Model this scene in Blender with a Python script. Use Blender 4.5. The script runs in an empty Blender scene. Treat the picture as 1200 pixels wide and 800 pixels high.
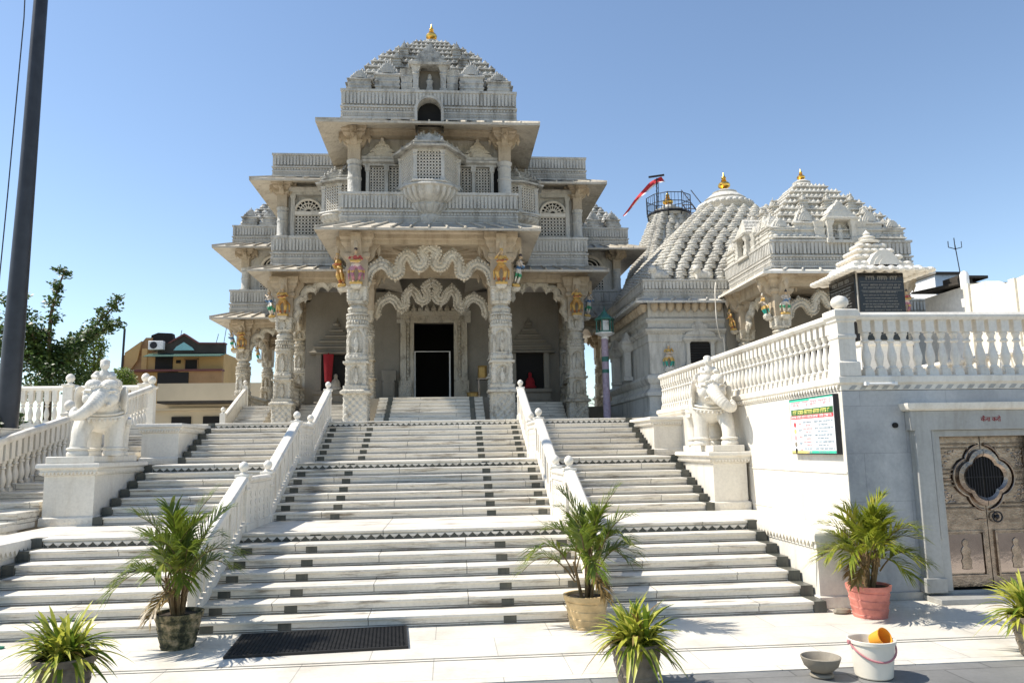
import bpy, bmesh, math, random
import numpy as np
from mathutils import Vector, Matrix
PI = math.pi; R_ = math.radians
random.seed(7)
S = bpy.context.scene
COL = S.collection

# ------------------------------------------------------------------ camera
CAMF, CPI, CYA, CRO = 889.585, R_(8.0334), R_(4.7991), R_(-.99833)
cd = bpy.data.cameras.new("camera"); cam = bpy.data.objects.new("camera", cd); COL.objects.link(cam)
_F = Vector((math.sin(CYA)*math.cos(CPI), math.cos(CYA)*math.cos(CPI), math.sin(CPI)))
_R = Vector((math.cos(CYA), -math.sin(CYA), 0)); _U = _R.cross(_F)
_R2 = math.cos(CRO)*_R + math.sin(CRO)*_U; _U2 = -math.sin(CRO)*_R + math.cos(CRO)*_U
m = Matrix((_R2, _U2, -_F)).transposed().to_4x4(); m.translation = (.5859, 0, 2.0)
cam.matrix_world = m
cd.sensor_width = 36; cd.lens = CAMF*36/1200; cd.clip_end = 2000; cd.clip_start = .1
S.camera = cam
# ------------------------------------------------------------------ light
EL, AZ = R_(52), R_(277)          # azimuth clockwise from +Y
w = bpy.data.worlds.new("World"); S.world = w; w.use_nodes = True
nt = w.node_tree; nt.nodes.clear()
o_ = nt.nodes.new('ShaderNodeOutputWorld'); bg = nt.nodes.new('ShaderNodeBackground'); sky = nt.nodes.new('ShaderNodeTexSky')
sky.sky_type = 'NISHITA'; sky.sun_disc = False; sky.sun_elevation = EL; sky.sun_rotation = AZ
sky.air_density = 1.0; sky.dust_density = .15; sky.ozone_density = .9
bg.inputs[1].default_value = .135
nt.links.new(sky.outputs[0], bg.inputs[0]); nt.links.new(bg.outputs[0], o_.inputs[0])
sl = bpy.data.lights.new("sun", 'SUN'); sl.energy = 4.9; sl.angle = R_(.53); sl.color = (1, .94, .84)
so = bpy.data.objects.new("sun", sl); COL.objects.link(so)
sd = Vector((math.sin(AZ)*math.cos(EL), math.cos(AZ)*math.cos(EL), math.sin(EL)))
so.rotation_euler = sd.to_track_quat('Z', 'Y').to_euler(); so.location = (-30, 0, 40)
S.view_settings.view_transform = 'Standard'; S.view_settings.look = 'None'
S.view_settings.exposure = .5; S.view_settings.gamma = 1; S.view_settings.use_curve_mapping = False
S.cycles.max_bounces = 6; S.cycles.diffuse_bounces = 4; S.cycles.glossy_bounces = 3
S.cycles.use_denoising = True

# ------------------------------------------------------------------ materials
def mat(name):
    M = bpy.data.materials.new(name); M.use_nodes = True
    n = M.node_tree.nodes; l = M.node_tree.links
    return M, n, l, n['Principled BSDF']
def setp(b, col=None, rough=.5, metal=0, spec=.4):
    if col: b.inputs['Base Color'].default_value = (*col, 1)
    b.inputs['Roughness'].default_value = rough; b.inputs['Metallic'].default_value = metal
    b.inputs['Specular IOR Level'].default_value = spec
def noise(n, l, vec, sc, det=5, rough=.6, scale3=None):
    t = n.new('ShaderNodeTexNoise'); t.inputs['Scale'].default_value = sc; t.inputs['Detail'].default_value = det; t.inputs['Roughness'].default_value = rough
    if scale3:
        mp = n.new('ShaderNodeMapping'); mp.inputs['Scale'].default_value = scale3; l.new(vec, mp.inputs['Vector']); vec = mp.outputs[0]
    l.new(vec, t.inputs['Vector']); return t.outputs['Fac']
def ramp(n, l, fac, stops):
    r = n.new('ShaderNodeValToRGB'); e = r.color_ramp.elements
    while len(e) < len(stops): e.new(.5)
    for q, (p, c) in zip(e, stops): q.position = p; q.color = (*c, 1) if len(c) == 3 else c
    l.new(fac, r.inputs[0]); return r.outputs[0]
def mix(n, l, fac, a, b, mode='MIX'):
    x = n.new('ShaderNodeMix'); x.data_type = 'RGBA'; x.blend_type = mode
    for s, v in ((x.inputs[0], fac), (x.inputs[6], a), (x.inputs[7], b)):
        if isinstance(v, (int, float)): s.default_value = v
        elif isinstance(v, tuple): s.default_value = (*v, 1)
        else: l.new(v, s)
    return x.outputs[2]
def bump(n, l, h, strength, dist, prev=None):
    b = n.new('ShaderNodeBump'); b.inputs['Strength'].default_value = strength; b.inputs['Distance'].default_value = dist
    l.new(h, b.inputs['Height'])
    if prev: l.new(prev, b.inputs['Normal'])
    return b.outputs[0]
RI_ = .12915
K3 = lambda v: (v, v, v)
def stone(name, c1, c2, stain, amt=.35, rough=.45, carve=0, csc=9, grime=(.5, .72), sstretch=(2.2, 2.2, .35), tile=None, warm=None):
    M, n, l, b = mat(name); setp(b, None, rough)
    pos = n.new('ShaderNodeNewGeometry').outputs['Position']
    a = ramp(n, l, noise(n, l, pos, .9, 6), [(.32, c1), (.68, c2)])
    f = ramp(n, l, noise(n, l, pos, 1.6, 8, .68, sstretch), [(grime[0], K3(0)), (grime[1], K3(1))])
    fm = n.new('ShaderNodeMath'); fm.operation = 'MULTIPLY'; fm.inputs[1].default_value = amt; l.new(f, fm.inputs[0])
    c = mix(n, l, fm.outputs[0], a, stain)
    sp = ramp(n, l, noise(n, l, pos, 22, 4, .7), [(.35, K3(.90)), (.6, K3(1.0))])
    c = mix(n, l, 1.0, c, sp, 'MULTIPLY')
    if warm:
        wf = ramp(n, l, noise(n, l, pos, .45, 3), [(.45, K3(0)), (.65, K3(1))])
        c = mix(n, l, wf, c, mix(n, l, 1.0, c, warm, 'MULTIPLY'))
    if tile:
        br = n.new('ShaderNodeTexBrick'); mp = n.new('ShaderNodeMapping'); l.new(pos, mp.inputs['Vector']); mp.inputs['Rotation'].default_value = tile.get('rot', (0, 0, 0))
        mp.inputs['Location'].default_value = tile.get('loc', (0, 0, 0))
        l.new(mp.outputs[0], br.inputs['Vector']); br.inputs['Scale'].default_value = 1
        br.inputs['Brick Width'].default_value = tile['w']; br.inputs['Row Height'].default_value = tile['h']; br.inputs['Mortar Size'].default_value = tile.get('m', .004)
        br.inputs['Color1'].default_value = (1, 1, 1, 1); br.inputs['Color2'].default_value = (*K3(tile.get('v', .92)), 1); br.inputs['Mortar'].default_value = (*K3(tile.get('g', .5)), 1)
        c = mix(n, l, 1.0, c, br.outputs[0], 'MULTIPLY')
    l.new(c, b.inputs['Base Color'])
    nb = bump(n, l, noise(n, l, pos, 30, 4), .12, .01)
    if carve:
        v = n.new('ShaderNodeTexVoronoi'); v.inputs['Scale'].default_value = csc; v.feature = 'SMOOTH_F1'; l.new(pos, v.inputs['Vector'])
        nb = bump(n, l, v.outputs['Distance'], carve, .06, nb)
        v2 = n.new('ShaderNodeTexVoronoi'); v2.inputs['Scale'].default_value = csc*2.3; l.new(pos, v2.inputs['Vector'])
        nb = bump(n, l, v2.outputs['Distance'], carve*.6, .03, nb)
    l.new(nb, b.inputs['Normal']); return M
def plain(name, col, rough=.5, metal=0, spec=.4, var=.12, sc=8, bmp=.1):
    M, n, l, b = mat(name); setp(b, None, rough, metal, spec)
    pos = n.new('ShaderNodeNewGeometry').outputs['Position']; f = noise(n, l, pos, sc, 5)
    l.new(ramp(n, l, f, [(.3, tuple(x*(1-var) for x in col)), (.7, tuple(min(1, x*(1+var)) for x in col))]), b.inputs['Base Color'])
    if bmp: l.new(bump(n, l, noise(n, l, pos, sc*4, 3), bmp, .01), b.inputs['Normal'])
    return M
M = {}
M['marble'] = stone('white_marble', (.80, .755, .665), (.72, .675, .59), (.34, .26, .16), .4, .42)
M['step'] = stone('step_marble', (.80, .755, .665), (.70, .655, .565), (.16, .115, .065), .8, .42, grime=(.535, .67), sstretch=(.8, 3, 8), tile=dict(w=2.3, h=RI_, m=.006, v=.92, g=.3, rot=(PI/2, 0, 0), loc=(.35, .03, 0)))
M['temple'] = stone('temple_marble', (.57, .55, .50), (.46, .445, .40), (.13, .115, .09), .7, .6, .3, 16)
M['carved'] = stone('carved_marble', (.62, .58, .495), (.50, .465, .39), (.15, .12, .08), .65, .6, .5, 22, grime=(.52, .66), sstretch=(3, 3, 1.5), warm=(1, .93, .82))
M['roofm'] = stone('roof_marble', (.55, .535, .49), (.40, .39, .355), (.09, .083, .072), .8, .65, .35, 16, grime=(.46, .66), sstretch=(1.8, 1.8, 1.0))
M['lattice'] = stone('lattice_marble', (.74, .69, .60), (.64, .595, .51), (.3, .25, .18), .4, .5)
M['roofl'] = stone('sunlit_roof_marble', (.68, .65, .575), (.55, .525, .465), (.17, .15, .125), .6, .6, .35, 14, grime=(.5, .72), sstretch=(1.6, 1.6, .9))  # sun on the side temple roofs put into a paler base colour
M['eavem'] = stone('eave_marble', (.58, .53, .44), (.45, .405, .33), (.16, .12, .08), .55, .6, .3, 9)  # mid tone: part of the warm bounced light underneath is in the colour
M['soffit'] = stone('bounce_tinted_marble', (.50, .42, .31), (.39, .32, .23), (.18, .125, .075), .55, .6, .35, 7)  # warm tint: light bounced up under the eaves put into the colour
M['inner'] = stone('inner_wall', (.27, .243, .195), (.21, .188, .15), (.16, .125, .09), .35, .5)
M['ped'] = stone('pedestal_marble', (.79, .745, .655), (.71, .665, .575), (.40, .31, .2), .4, .4)
M['grey'] = stone('grey_marble', (.50, .505, .50), (.27, .28, .295), (.66, .655, .63), .75, .35, grime=(.50, .78), sstretch=(1.0, 1.0, .6), tile=dict(w=1.2, h=.62, m=.004, v=.9, g=.7, rot=(PI/2, 0, 0)))
M['greytrim'] = stone('grey_trim', (.42, .415, .39), (.33, .325, .305), (.2, .18, .14), .5, .4)
M['court'] = stone('court_marble', (.80, .755, .67), (.69, .645, .56), (.38, .30, .2), .45, .3, grime=(.5, .75), sstretch=(1, 1, 1), tile=dict(w=1.25, h=.72, m=.005, v=.93, g=.55, loc=(.2, .14, 0)))
M['paving'] = stone('grey_paving', (.25, .245, .235), (.18, .178, .17), (.10, .1, .095), .4, .55, tile=dict(w=.9, h=.45, m=.008, v=.85, g=.5), sstretch=(1, 1, 1))
M['earth'] = stone('earth', (.27, .23, .18), (.2, .175, .14), (.1, .1, .07), .4, .9)
M['joint'] = stone('dirty_joint', (.30, .25, .19), (.12, .095, .07), (.5, .46, .38), .5, .8, grime=(.5, .6), sstretch=(3, 3, 3))
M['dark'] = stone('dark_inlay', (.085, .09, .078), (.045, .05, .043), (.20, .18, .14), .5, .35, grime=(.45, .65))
M['black'] = plain('black_granite', (.010, .010, .011), .22, 0, .5, .2, 10, 0)
M['engrave'] = plain('engraved_letters', (.20, .195, .18), .6)
M['gold'] = plain('gilded_metal', (.80, .47, .10), .28, 1, .5, .15, 12, .05)
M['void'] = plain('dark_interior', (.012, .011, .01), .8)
M['steel'] = plain('embossed_metal', (.30, .24, .195), .24, 1, .5, .35, 9, .5)
M['steelp'] = plain('polished_panel', (.42, .335, .28), .12, 1, .5, .15, 4, .12)
M['iron'] = plain('dark_iron', (.025, .025, .028), .5, .3)
M['pole'] = plain('painted_pole', (.030, .033, .040), .45, .2, .5, .3, 3)
M['rubber'] = plain('black_rubber', (.016, .015, .014), .6)
M['red'] = plain('red_cloth', (.26, .012, .018), .85)
M['white'] = plain('white_paint', (.8, .79, .76), .5)
M['terra'] = plain('terracotta_pink', (.56, .20, .155), .6, 0, .3, .25, 7)
M['yellowpot'] = plain('ochre_pot', (.56, .40, .20), .6, 0, .3, .3, 7)
M['soil'] = plain('soil', (.035, .026, .018), .95)
M['greenp'] = plain('green_paint', (.04, .15, .12), .5)
M['pinkp'] = plain('mauve_paint', (.38, .30, .37), .55, 0, .4, .25, 9)
M['bucketm'] = plain('cream_plastic', (.78, .72, .60), .35, 0, .4, .06, 6, .03)
M['pinkpl'] = plain('pink_plastic', (.50, .20, .21), .4)
M['orangepl'] = plain('orange_plastic', (.85, .36, .04), .35)
M['bowlm'] = stone('bowl_stone', (.30, .265, .205), (.22, .19, .145), (.1, .09, .06), .4, .7)
M['bark'] = plain('bark', (.10, .075, .05), .9, 0, .2, .3, 10, .5)
M['tin'] = plain('brass_tin', (.42, .27, .09), .4, .5)

def mossy():
    Mm, n, l, b = mat('mossy_pot'); setp(b, None, .8, 0, .2)
    pos = n.new('ShaderNodeNewGeometry').outputs['Position']
    c = ramp(n, l, noise(n, l, pos, 9, 6, .65), [(.40, (.03, .032, .02)), (.5, (.12, .11, .06)), (.62, (.36, .28, .17))])
    l.new(c, b.inputs['Base Color']); l.new(bump(n, l, noise(n, l, pos, 25, 5), .5, .02), b.inputs['Normal']); return Mm
M['mossy'] = mossy()
M['brownpot'] = plain('weathered_pot', (.20, .165, .125), .8, 0, .3, .4, 8, .4)
def leafmat(name, c1, c2, c3, sc=7):
    Mm, n, l, b = mat(name); setp(b, None, .42, 0, .4)
    pos = n.new('ShaderNodeNewGeometry').outputs['Position']
    l.new(ramp(n, l, noise(n, l, pos, sc, 3), [(.3, c1), (.5, c2), (.7, c3)]), b.inputs['Base Color'])
    t = n.new('ShaderNodeBsdfTranslucent'); t.inputs[0].default_value = (*[min(1, x*1.6) for x in c2], 1)
    ms = n.new('ShaderNodeMixShader'); ms.inputs[0].default_value = .3
    l.new(b.outputs[0], ms.inputs[1]); l.new(t.outputs[0], ms.inputs[2]); l.new(ms.outputs[0], n['Material Output'].inputs[0]); return Mm
M['palm'] = leafmat('palm_leaf', (.04, .08, .014), (.12, .165, .02), (.30, .29, .04))
M['palmy'] = leafmat('palm_leaf_yellow', (.06, .11, .012), (.20, .23, .022), (.44, .38, .05))  # yellower leaves of the right-hand palm
M['dry'] = leafmat('dry_leaf', (.13, .085, .03), (.22, .15, .055), (.32, .25, .10), 9)
M['stem'] = plain('palm_stem', (.15, .10, .045), .6, 0, .3, .4, 12)
M['spiderg'] = leafmat('strap_leaf_green', (.05, .11, .012), (.12, .18, .02), (.22, .25, .03), 9)
M['spidery'] = leafmat('strap_leaf_yellow', (.26, .28, .03), (.42, .42, .06), (.60, .56, .16), 9)
M['tree'] = leafmat('tree_leaf', (.02, .045, .012), (.05, .085, .02), (.11, .15, .035), 2.5)
M['bush'] = leafmat('bush_leaf', (.05, .09, .015), (.10, .15, .02), (.18, .2, .03), 5)
def banded(name, cols, zspan, sc=14):
    """painted statue: colour bands and patches in the statue's own space"""
    Mm, n, l, b = mat(name); setp(b, None, .45)
    tc = n.new('ShaderNodeTexCoord').outputs['Object']
    sx = n.new('ShaderNodeSeparateXYZ'); l.new(tc, sx.inputs[0])
    d = n.new('ShaderNodeMath'); d.operation = 'DIVIDE'; d.inputs[1].default_value = zspan; l.new(sx.outputs[2], d.inputs[0])
    nz = noise(n, l, tc, sc, 2); ad = n.new('ShaderNodeMath'); ad.operation = 'MULTIPLY_ADD'; ad.inputs[1].default_value = .16; l.new(nz, ad.inputs[0]); l.new(d.outputs[0], ad.inputs[2])
    sb = n.new('ShaderNodeMath'); sb.operation = 'SUBTRACT'; sb.inputs[1].default_value = .08; l.new(ad.outputs[0], sb.inputs[0])
    r = n.new('ShaderNodeValToRGB'); r.color_ramp.interpolation = 'CONSTANT'; e = r.color_ramp.elements
    while len(e) < len(cols): e.new(.5)
    for q, (p, c) in zip(e, cols): q.position = p; q.color = (*c, 1)
    l.new(sb.outputs[0], r.inputs[0])
    l.new(r.outputs[0], b.inputs['Base Color']); return Mm
SK = (.50, .36, .22); GO = (.52, .33, .09)
M['st1'] = banded('statue_paint_pink', [(0, GO), (.09, (.42, .18, .19)), (.2, (.26, .11, .17)), (.3, GO), (.36, (.40, .19, .24)), (.48, (.6, .5, .42)), (.57, GO), (.64, (.42, .08, .07)), (.74, SK), (.9, (.05, .03, .03))], 1.15)
M['st2'] = banded('statue_paint_gold', [(0, GO), (.1, (.32, .1, .03)), (.18, GO), (.34, (.38, .20, .05)), (.5, GO), (.6, (.40, .12, .05)), (.66, GO), (.76, SK), (.9, GO)], 1.15)
M['st3'] = banded('statue_paint_green', [(0, GO), (.1, (.6, .54, .45)), (.24, (.03, .24, .11)), (.36, (.55, .5, .42)), (.5, (.08, .18, .33)), (.6, (.55, .48, .4)), (.76, SK), (.88, (.04, .03, .03))], 1.15)
M['st4'] = banded('statue_paint_teal', [(0, (.55, .52, .46)), (.12, (.02, .27, .21)), (.3, GO), (.45, (.5, .42, .34)), (.62, GO), (.76, SK), (.88, (.5, .46, .38))], 1.15)

# ------------------------------------------------------------------ mesh helper
WP = {}
class MB:
    def __init__(s): s.v = []; s.f = []; s.mi = []; s.cur = 0
    def add(s, vs, fs):
        o = len(s.v); s.v.extend([tuple(p) for p in vs]); s.f.extend([tuple(i+o for i in f) for f in fs]); s.mi.extend([s.cur]*len(fs)); return s
    def box(s, x0, x1, y0, y1, z0, z1):
        return s.add([(x0,y0,z0),(x1,y0,z0),(x1,y1,z0),(x0,y1,z0),(x0,y0,z1),(x1,y0,z1),(x1,y1,z1),(x0,y1,z1)],
                     [(0,3,2,1),(4,5,6,7),(0,1,5,4),(1,2,6,5),(2,3,7,6),(3,0,4,7)])
    def loft(s, rings, closed=True, caps=True):
        n = len(rings[0]); vs = [p for r in rings for p in r]; fs = []
        for i in range(len(rings)-1):
            for j in range(n if closed else n-1):
                k = (j+1) % n; fs.append((i*n+j, i*n+k, (i+1)*n+k, (i+1)*n+j))
        if caps and closed: fs.append(tuple(range(n))[::-1]); fs.append(tuple(range((len(rings)-1)*n, len(rings)*n)))
        return s.add(vs, fs)
    def lathe(s, cx, cy, prof, n=16, ph=0, sx=1, sy=1, caps=True):
        return s.loft([[(cx+r*sx*math.cos(ph+2*PI*j/n), cy+r*sy*math.sin(ph+2*PI*j/n), z) for j in range(n)] for r, z in prof], True, caps)
    def rect(s, x0, x1, y0, y1, prof, caps=True):
        """moulding round a rectangle: prof of (offset, z)"""
        return s.loft([[(x0-o,y0-o,z),(x1+o,y0-o,z),(x1+o,y1+o,z),(x0-o,y1+o,z)] for o, z in prof], True, caps)
    def exy(s, pts, z0, z1): return s.loft([[(x,y,z0) for x,y in pts], [(x,y,z1) for x,y in pts]])
    def exz(s, pts, y0, y1): return s.loft([[(x,y0,z) for x,z in pts], [(x,y1,z) for x,z in pts]])
    def eyz(s, pts, x0, x1): return s.loft([[(x0,y,z) for y,z in pts], [(x1,y,z) for y,z in pts]])
    def tube(s, pts, rad, n=8, caps=True, flat=1.0):
        pts = [Vector(p) for p in pts]; N = len(pts)
        if not hasattr(rad, '__len__'): rad = [rad]*N
        rings = []; up = None
        for i, p in enumerate(pts):
            t = (pts[min(i+1,N-1)]-pts[max(i-1,0)]).normalized()
            if up is None: up = t.orthogonal().normalized()
            up = (up - t*up.dot(t)); up = up.normalized() if up.length > 1e-6 else t.orthogonal().normalized()
            b = t.cross(up)
            rings.append([tuple(p+(up*math.cos(2*PI*j/n)+b*flat*math.sin(2*PI*j/n))*rad[i]) for j in range(n)])
        return s.loft(rings, True, caps)
    def ell(s, c, r, nu=14, nv=9, rot=None):
        rings = []
        for i in range(nv+1):
            a = -PI/2+PI*i/nv; ca = max(.02, math.cos(a))
            rg = [Vector((r[0]*ca*math.cos(2*PI*j/nu), r[1]*ca*math.sin(2*PI*j/nu), r[2]*math.sin(a))) for j in range(nu)]
            if rot: rg = [rot @ p for p in rg]
            rings.append([tuple(p+Vector(c)) for p in rg])
        return s.loft(rings)
    def put(s, o, loc=(0,0,0), rz=0, sc=(1,1,1)):
        c, q = math.cos(rz), math.sin(rz); cur = s.cur
        k = len(s.v)
        for x, y, z in o.v:
            x, y, z = x*sc[0], y*sc[1], z*sc[2]
            s.v.append((c*x-q*y+loc[0], q*x+c*y+loc[1], z+loc[2]))
        s.f.extend([tuple(i+k for i in f) for f in o.f]); s.mi.extend(o.mi if any(o.mi) else [cur]*len(o.f)); return s
    def mesh(s, name, angle=32):
        me = bpy.data.meshes.new(name); me.from_pydata(s.v, [], s.f); me.update()
        if len(me.polygons) == len(s.mi): me.polygons.foreach_set('material_index', s.mi)
        bm = bmesh.new(); bm.from_mesh(me); bmesh.ops.recalc_face_normals(bm, faces=bm.faces); bm.to_mesh(me); bm.free()
        me.polygons.foreach_set('use_smooth', [True]*len(me.polygons)); me.set_sharp_from_angle(angle=R_(angle)); return me
    def build(s, name, mt, parent=None, at=None, local=False, angle=32, bevel=0):
        """at: world point that becomes the origin (verts are world coords); local: verts already in parent space"""
        pw = WP.get(parent.name, Vector((0,0,0))) if parent else Vector((0,0,0))
        if local: org = pw; off = Vector((0,0,0))
        else:
            org = Vector(at) if at is not None else (pw if parent else Vector(s.v[0]) if False else Vector((0,0,0)))
            off = org
            if off.length: s.v = [(x-off.x, y-off.y, z-off.z) for x, y, z in s.v]
        me = s.mesh(name, angle)
        for q in (mt if isinstance(mt, (list, tuple)) else [mt]): me.materials.append(M[q] if isinstance(q, str) else q)
        ob = bpy.data.objects.new(name, me); COL.objects.link(ob)
        if parent: ob.parent = parent; ob.location = org-pw
        else: ob.location = org
        WP[ob.name] = org
        if bevel:
            bv = ob.modifiers.new('bevel', 'BEVEL'); bv.width = bevel; bv.segments = 2; bv.limit_method = 'ANGLE'; bv.angle_limit = R_(40)
        return ob
def tag(o, label=None, cat=None, group=None, kind=None):
    for k, v in (('label', label), ('category', cat), ('group', group), ('kind', kind)):
        if v: o[k] = v
    return o
def thing(name, label, cat, loc=(0,0,0), group=None):
    o = bpy.data.objects.new(name, None); COL.objects.link(o); o.location = loc; o.empty_display_size = .2
    WP[o.name] = Vector(loc); return tag(o, label, cat, group)
def copy_tree(o, parent=None):
    c = o.copy(); COL.objects.link(c); c.parent = parent
    WP[c.name] = WP.get(o.name, Vector((0,0,0)))
    for ch in list(o.children): copy_tree(ch, c)
    return c
def dup(o, loc, rz=0, label=None, sc=None, group=None):
    c = copy_tree(o); c.location = loc; c.rotation_euler = (0,0,rz)
    if sc: c.scale = sc
    if label: c['label'] = label
    if group: c['group'] = group
    return c
def remeshed(mb, name, voxel, smooth=2):
    me = bpy.data.meshes.new(name); me.from_pydata(mb.v, [], mb.f)
    bm = bmesh.new(); bm.from_mesh(me); bmesh.ops.recalc_face_normals(bm, faces=bm.faces); bm.to_mesh(me); bm.free()
    t = bpy.data.objects.new('t', me); COL.objects.link(t)
    q = t.modifiers.new('r', 'REMESH'); q.mode = 'VOXEL'; q.voxel_size = voxel
    if smooth: z = t.modifiers.new('s', 'SMOOTH'); z.iterations = smooth; z.factor = .5
    dg = bpy.context.evaluated_depsgraph_get(); out = bpy.data.meshes.new_from_object(t.evaluated_get(dg))
    bpy.data.objects.remove(t); bpy.data.meshes.remove(me); out.name = name
    out.polygons.foreach_set('use_smooth', [True]*len(out.polygons)); return out
def from_mesh(name, me, mt, parent=None, loc=(0,0,0), rz=0):
    if not me.materials: me.materials.append(M[mt])
    o = bpy.data.objects.new(name, me); COL.objects.link(o); o.location = loc; o.rotation_euler = (0,0,rz)
    if parent: o.parent = parent
    return o
def catmull(pts, k=6):
    pts = [Vector(p) for p in pts]; out = []
    for i in range(len(pts)-1):
        p0 = pts[max(i-1,0)]; p1 = pts[i]; p2 = pts[i+1]; p3 = pts[min(i+2,len(pts)-1)]
        for j in range(k):
            t = j/k; out.append(.5*((2*p1)+(p2-p0)*t+(2*p0-5*p1+4*p2-p3)*t*t+(3*p1-p0-3*p2+p3)*t**3))
    out.append(pts[-1]); return out

# ================================================================== setting
RI, TR, LA, Y0, W_ = .12915, .3264, 1.7755, 9.136, 5.07
Z1, Z2, Z3 = 7*RI, 14*RI, 21*RI
L1, F2 = Y0+6*TR, Y0+6*TR+LA
L2, F3 = F2+6*TR, F2+6*TR+LA
L3 = F3+6*TR
FL = 3.72                                   # temple floor
mb = MB(); mb.box(-400, 400, -60, 900, -.5, -.03); tag(mb.build('ground', 'earth'), kind='structure')
mb = MB(); mb.box(-16, 16, 6.93, 11.2, -.2, 0); tag(mb.build('marble_court', 'court'), kind='structure')
mb = MB(); mb.box(-16, 16, -8, 6.92, -.2, -.006); tag(mb.build('pavement', 'paving'), kind='structure')
mb = MB()                                   # dark joint lines crossing the court
mb.box(-15.9, 15.9, 7.66, 7.672, .001, .004); mb.box(-15.9, 15.9, 7.74, 7.750, .001, .004)
tag(mb.build('court_joint_lines', 'dark'), kind='structure')
mb = MB(); mb.box(-16, 20, L3+.02, 60, 1.0, Z3-.004); mb.box(-16, -7.14, 13, L3+.02, 0.2, Z3-.2)
tag(mb.build('terrace', 'step'), kind='structure')

# ------------------------------------------------------------------ staircase
stair = thing('staircase', 'wide white marble staircase with dark inlay blocks rising in three flights to the temple', 'staircase', (0, Y0, 0))
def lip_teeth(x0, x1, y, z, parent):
    d = MB(); d.box(x0, x1, y-.006, y+.01, z-RI+.004, z-.062); d.build('lip_dark_band', 'dark', parent)  # dark stone band behind the white zigzag teeth
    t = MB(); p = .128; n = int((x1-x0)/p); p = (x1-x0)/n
    for i in range(n):
        a = x0+i*p
        t.exz([(a+.004, z-.06), (a+p-.004, z-.06), (a+p/2, z-RI+.012)], y-.024, y-.007)
    t.build('zigzag_trim', 'step', parent)
def flight(y, z, w, last=False):
    for k in range(1, 8):
        yf = y+(k-1)*TR - (.02 if k == 7 else 0); zt = z+k*RI
        depth = TR+.06 if k < 7 else (LA+.1 if not last else .6)
        jit = random.uniform(-.003, .003)
        st = MB(); st.box(-w, w, yf, yf+depth, zt-RI-(0 if k == 1 else .02), zt-.034)
        ob = st.build('step' if k < 7 else 'landing', 'step', stair)
        ns = MB(); ns.box(-w-.0, w+.0, yf-.032+jit, yf+depth-.004, zt-.034, zt); ns.build('tread_slab', 'step', ob, bevel=.007)
        jl = MB(); jl.box(-w+.16, w-.16, yf-.0035, yf+.02, zt-RI+(.004 if k == 1 else .0005), zt-RI+.013); jl.build('joint_line', 'joint', ob)
        def ink(x, y0, y1, z0, z1):
            d = MB(); d.box(x-(.003 if x < -w+.01 else 0), x+.15+(.003 if x > w-.2 else 0), y0, y1, z0, z1); d.build('dark_inlay', 'dark', ob)
        if k < 7:
            for x in (-w, w-.15): ink(x, yf-.036, yf+TR-.04, zt-RI+.004, zt+.003)
            for x in (-1.36, 1.20, -2.22, 2.06): ink(x, yf-.005, yf+.02, zt-RI+.012, zt-.036)
        else:
            for x in (-w, w-.15): ink(x, yf-.038, yf+.12, zt-RI+.004, zt+.003)
            for x in (-1.36, 1.20): ink(x, yf-.0065, yf+.02, zt-RI+.03, zt-.036)
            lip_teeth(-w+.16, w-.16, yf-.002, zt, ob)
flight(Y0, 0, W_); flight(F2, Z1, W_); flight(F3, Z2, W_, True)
mb = MB(); mb.box(-W_, W_, L1+.02, L3, .02, Z1-.06); mb.build('stair_core', 'step', stair)
mb = MB(); mb.box(-W_, W_, L2+.1, L3+.4, Z1-.05, Z2-.06); mb.build('stair_core', 'step', stair)

# ------------------------------------------------------------------ inner balustrades
def ball(mb, x, y, z, r=.062):
    k = r/.075; mb.lathe(x, y, [(r*.95, z), (r*1.0, z+.012*k), (r*.55, z+.03*k), (r*.5, z+.045*k), (r*.85, z+.07*k), (r*1.12, z+.115*k), (r*1.12, z+.145*k), (r*.9, z+.185*k), (r*.5, z+.213*k), (.008, z+.226*k)], 16)
def rail_profile(w=.075, h=.1):
    return [(-w*.75, 0), (w*.75, 0), (w, h*.3), (w, h*.55), (w*.7, h*.88), (0, h), (-w*.7, h*.88), (-w, h*.55), (-w, h*.3)]
def rail_along(mb, p0, p1, w=.075, h=.1):
    """handrail between two points, section upright"""
    p0, p1 = Vector(p0), Vector(p1); d = (p1-p0); s = Vector((d.y, -d.x, 0)).normalized()
    pr = rail_profile(w, h)
    mb.loft([[tuple(p+s*a+Vector((0,0,b))) for a, b in pr] for p in (p0, p1)])
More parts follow.
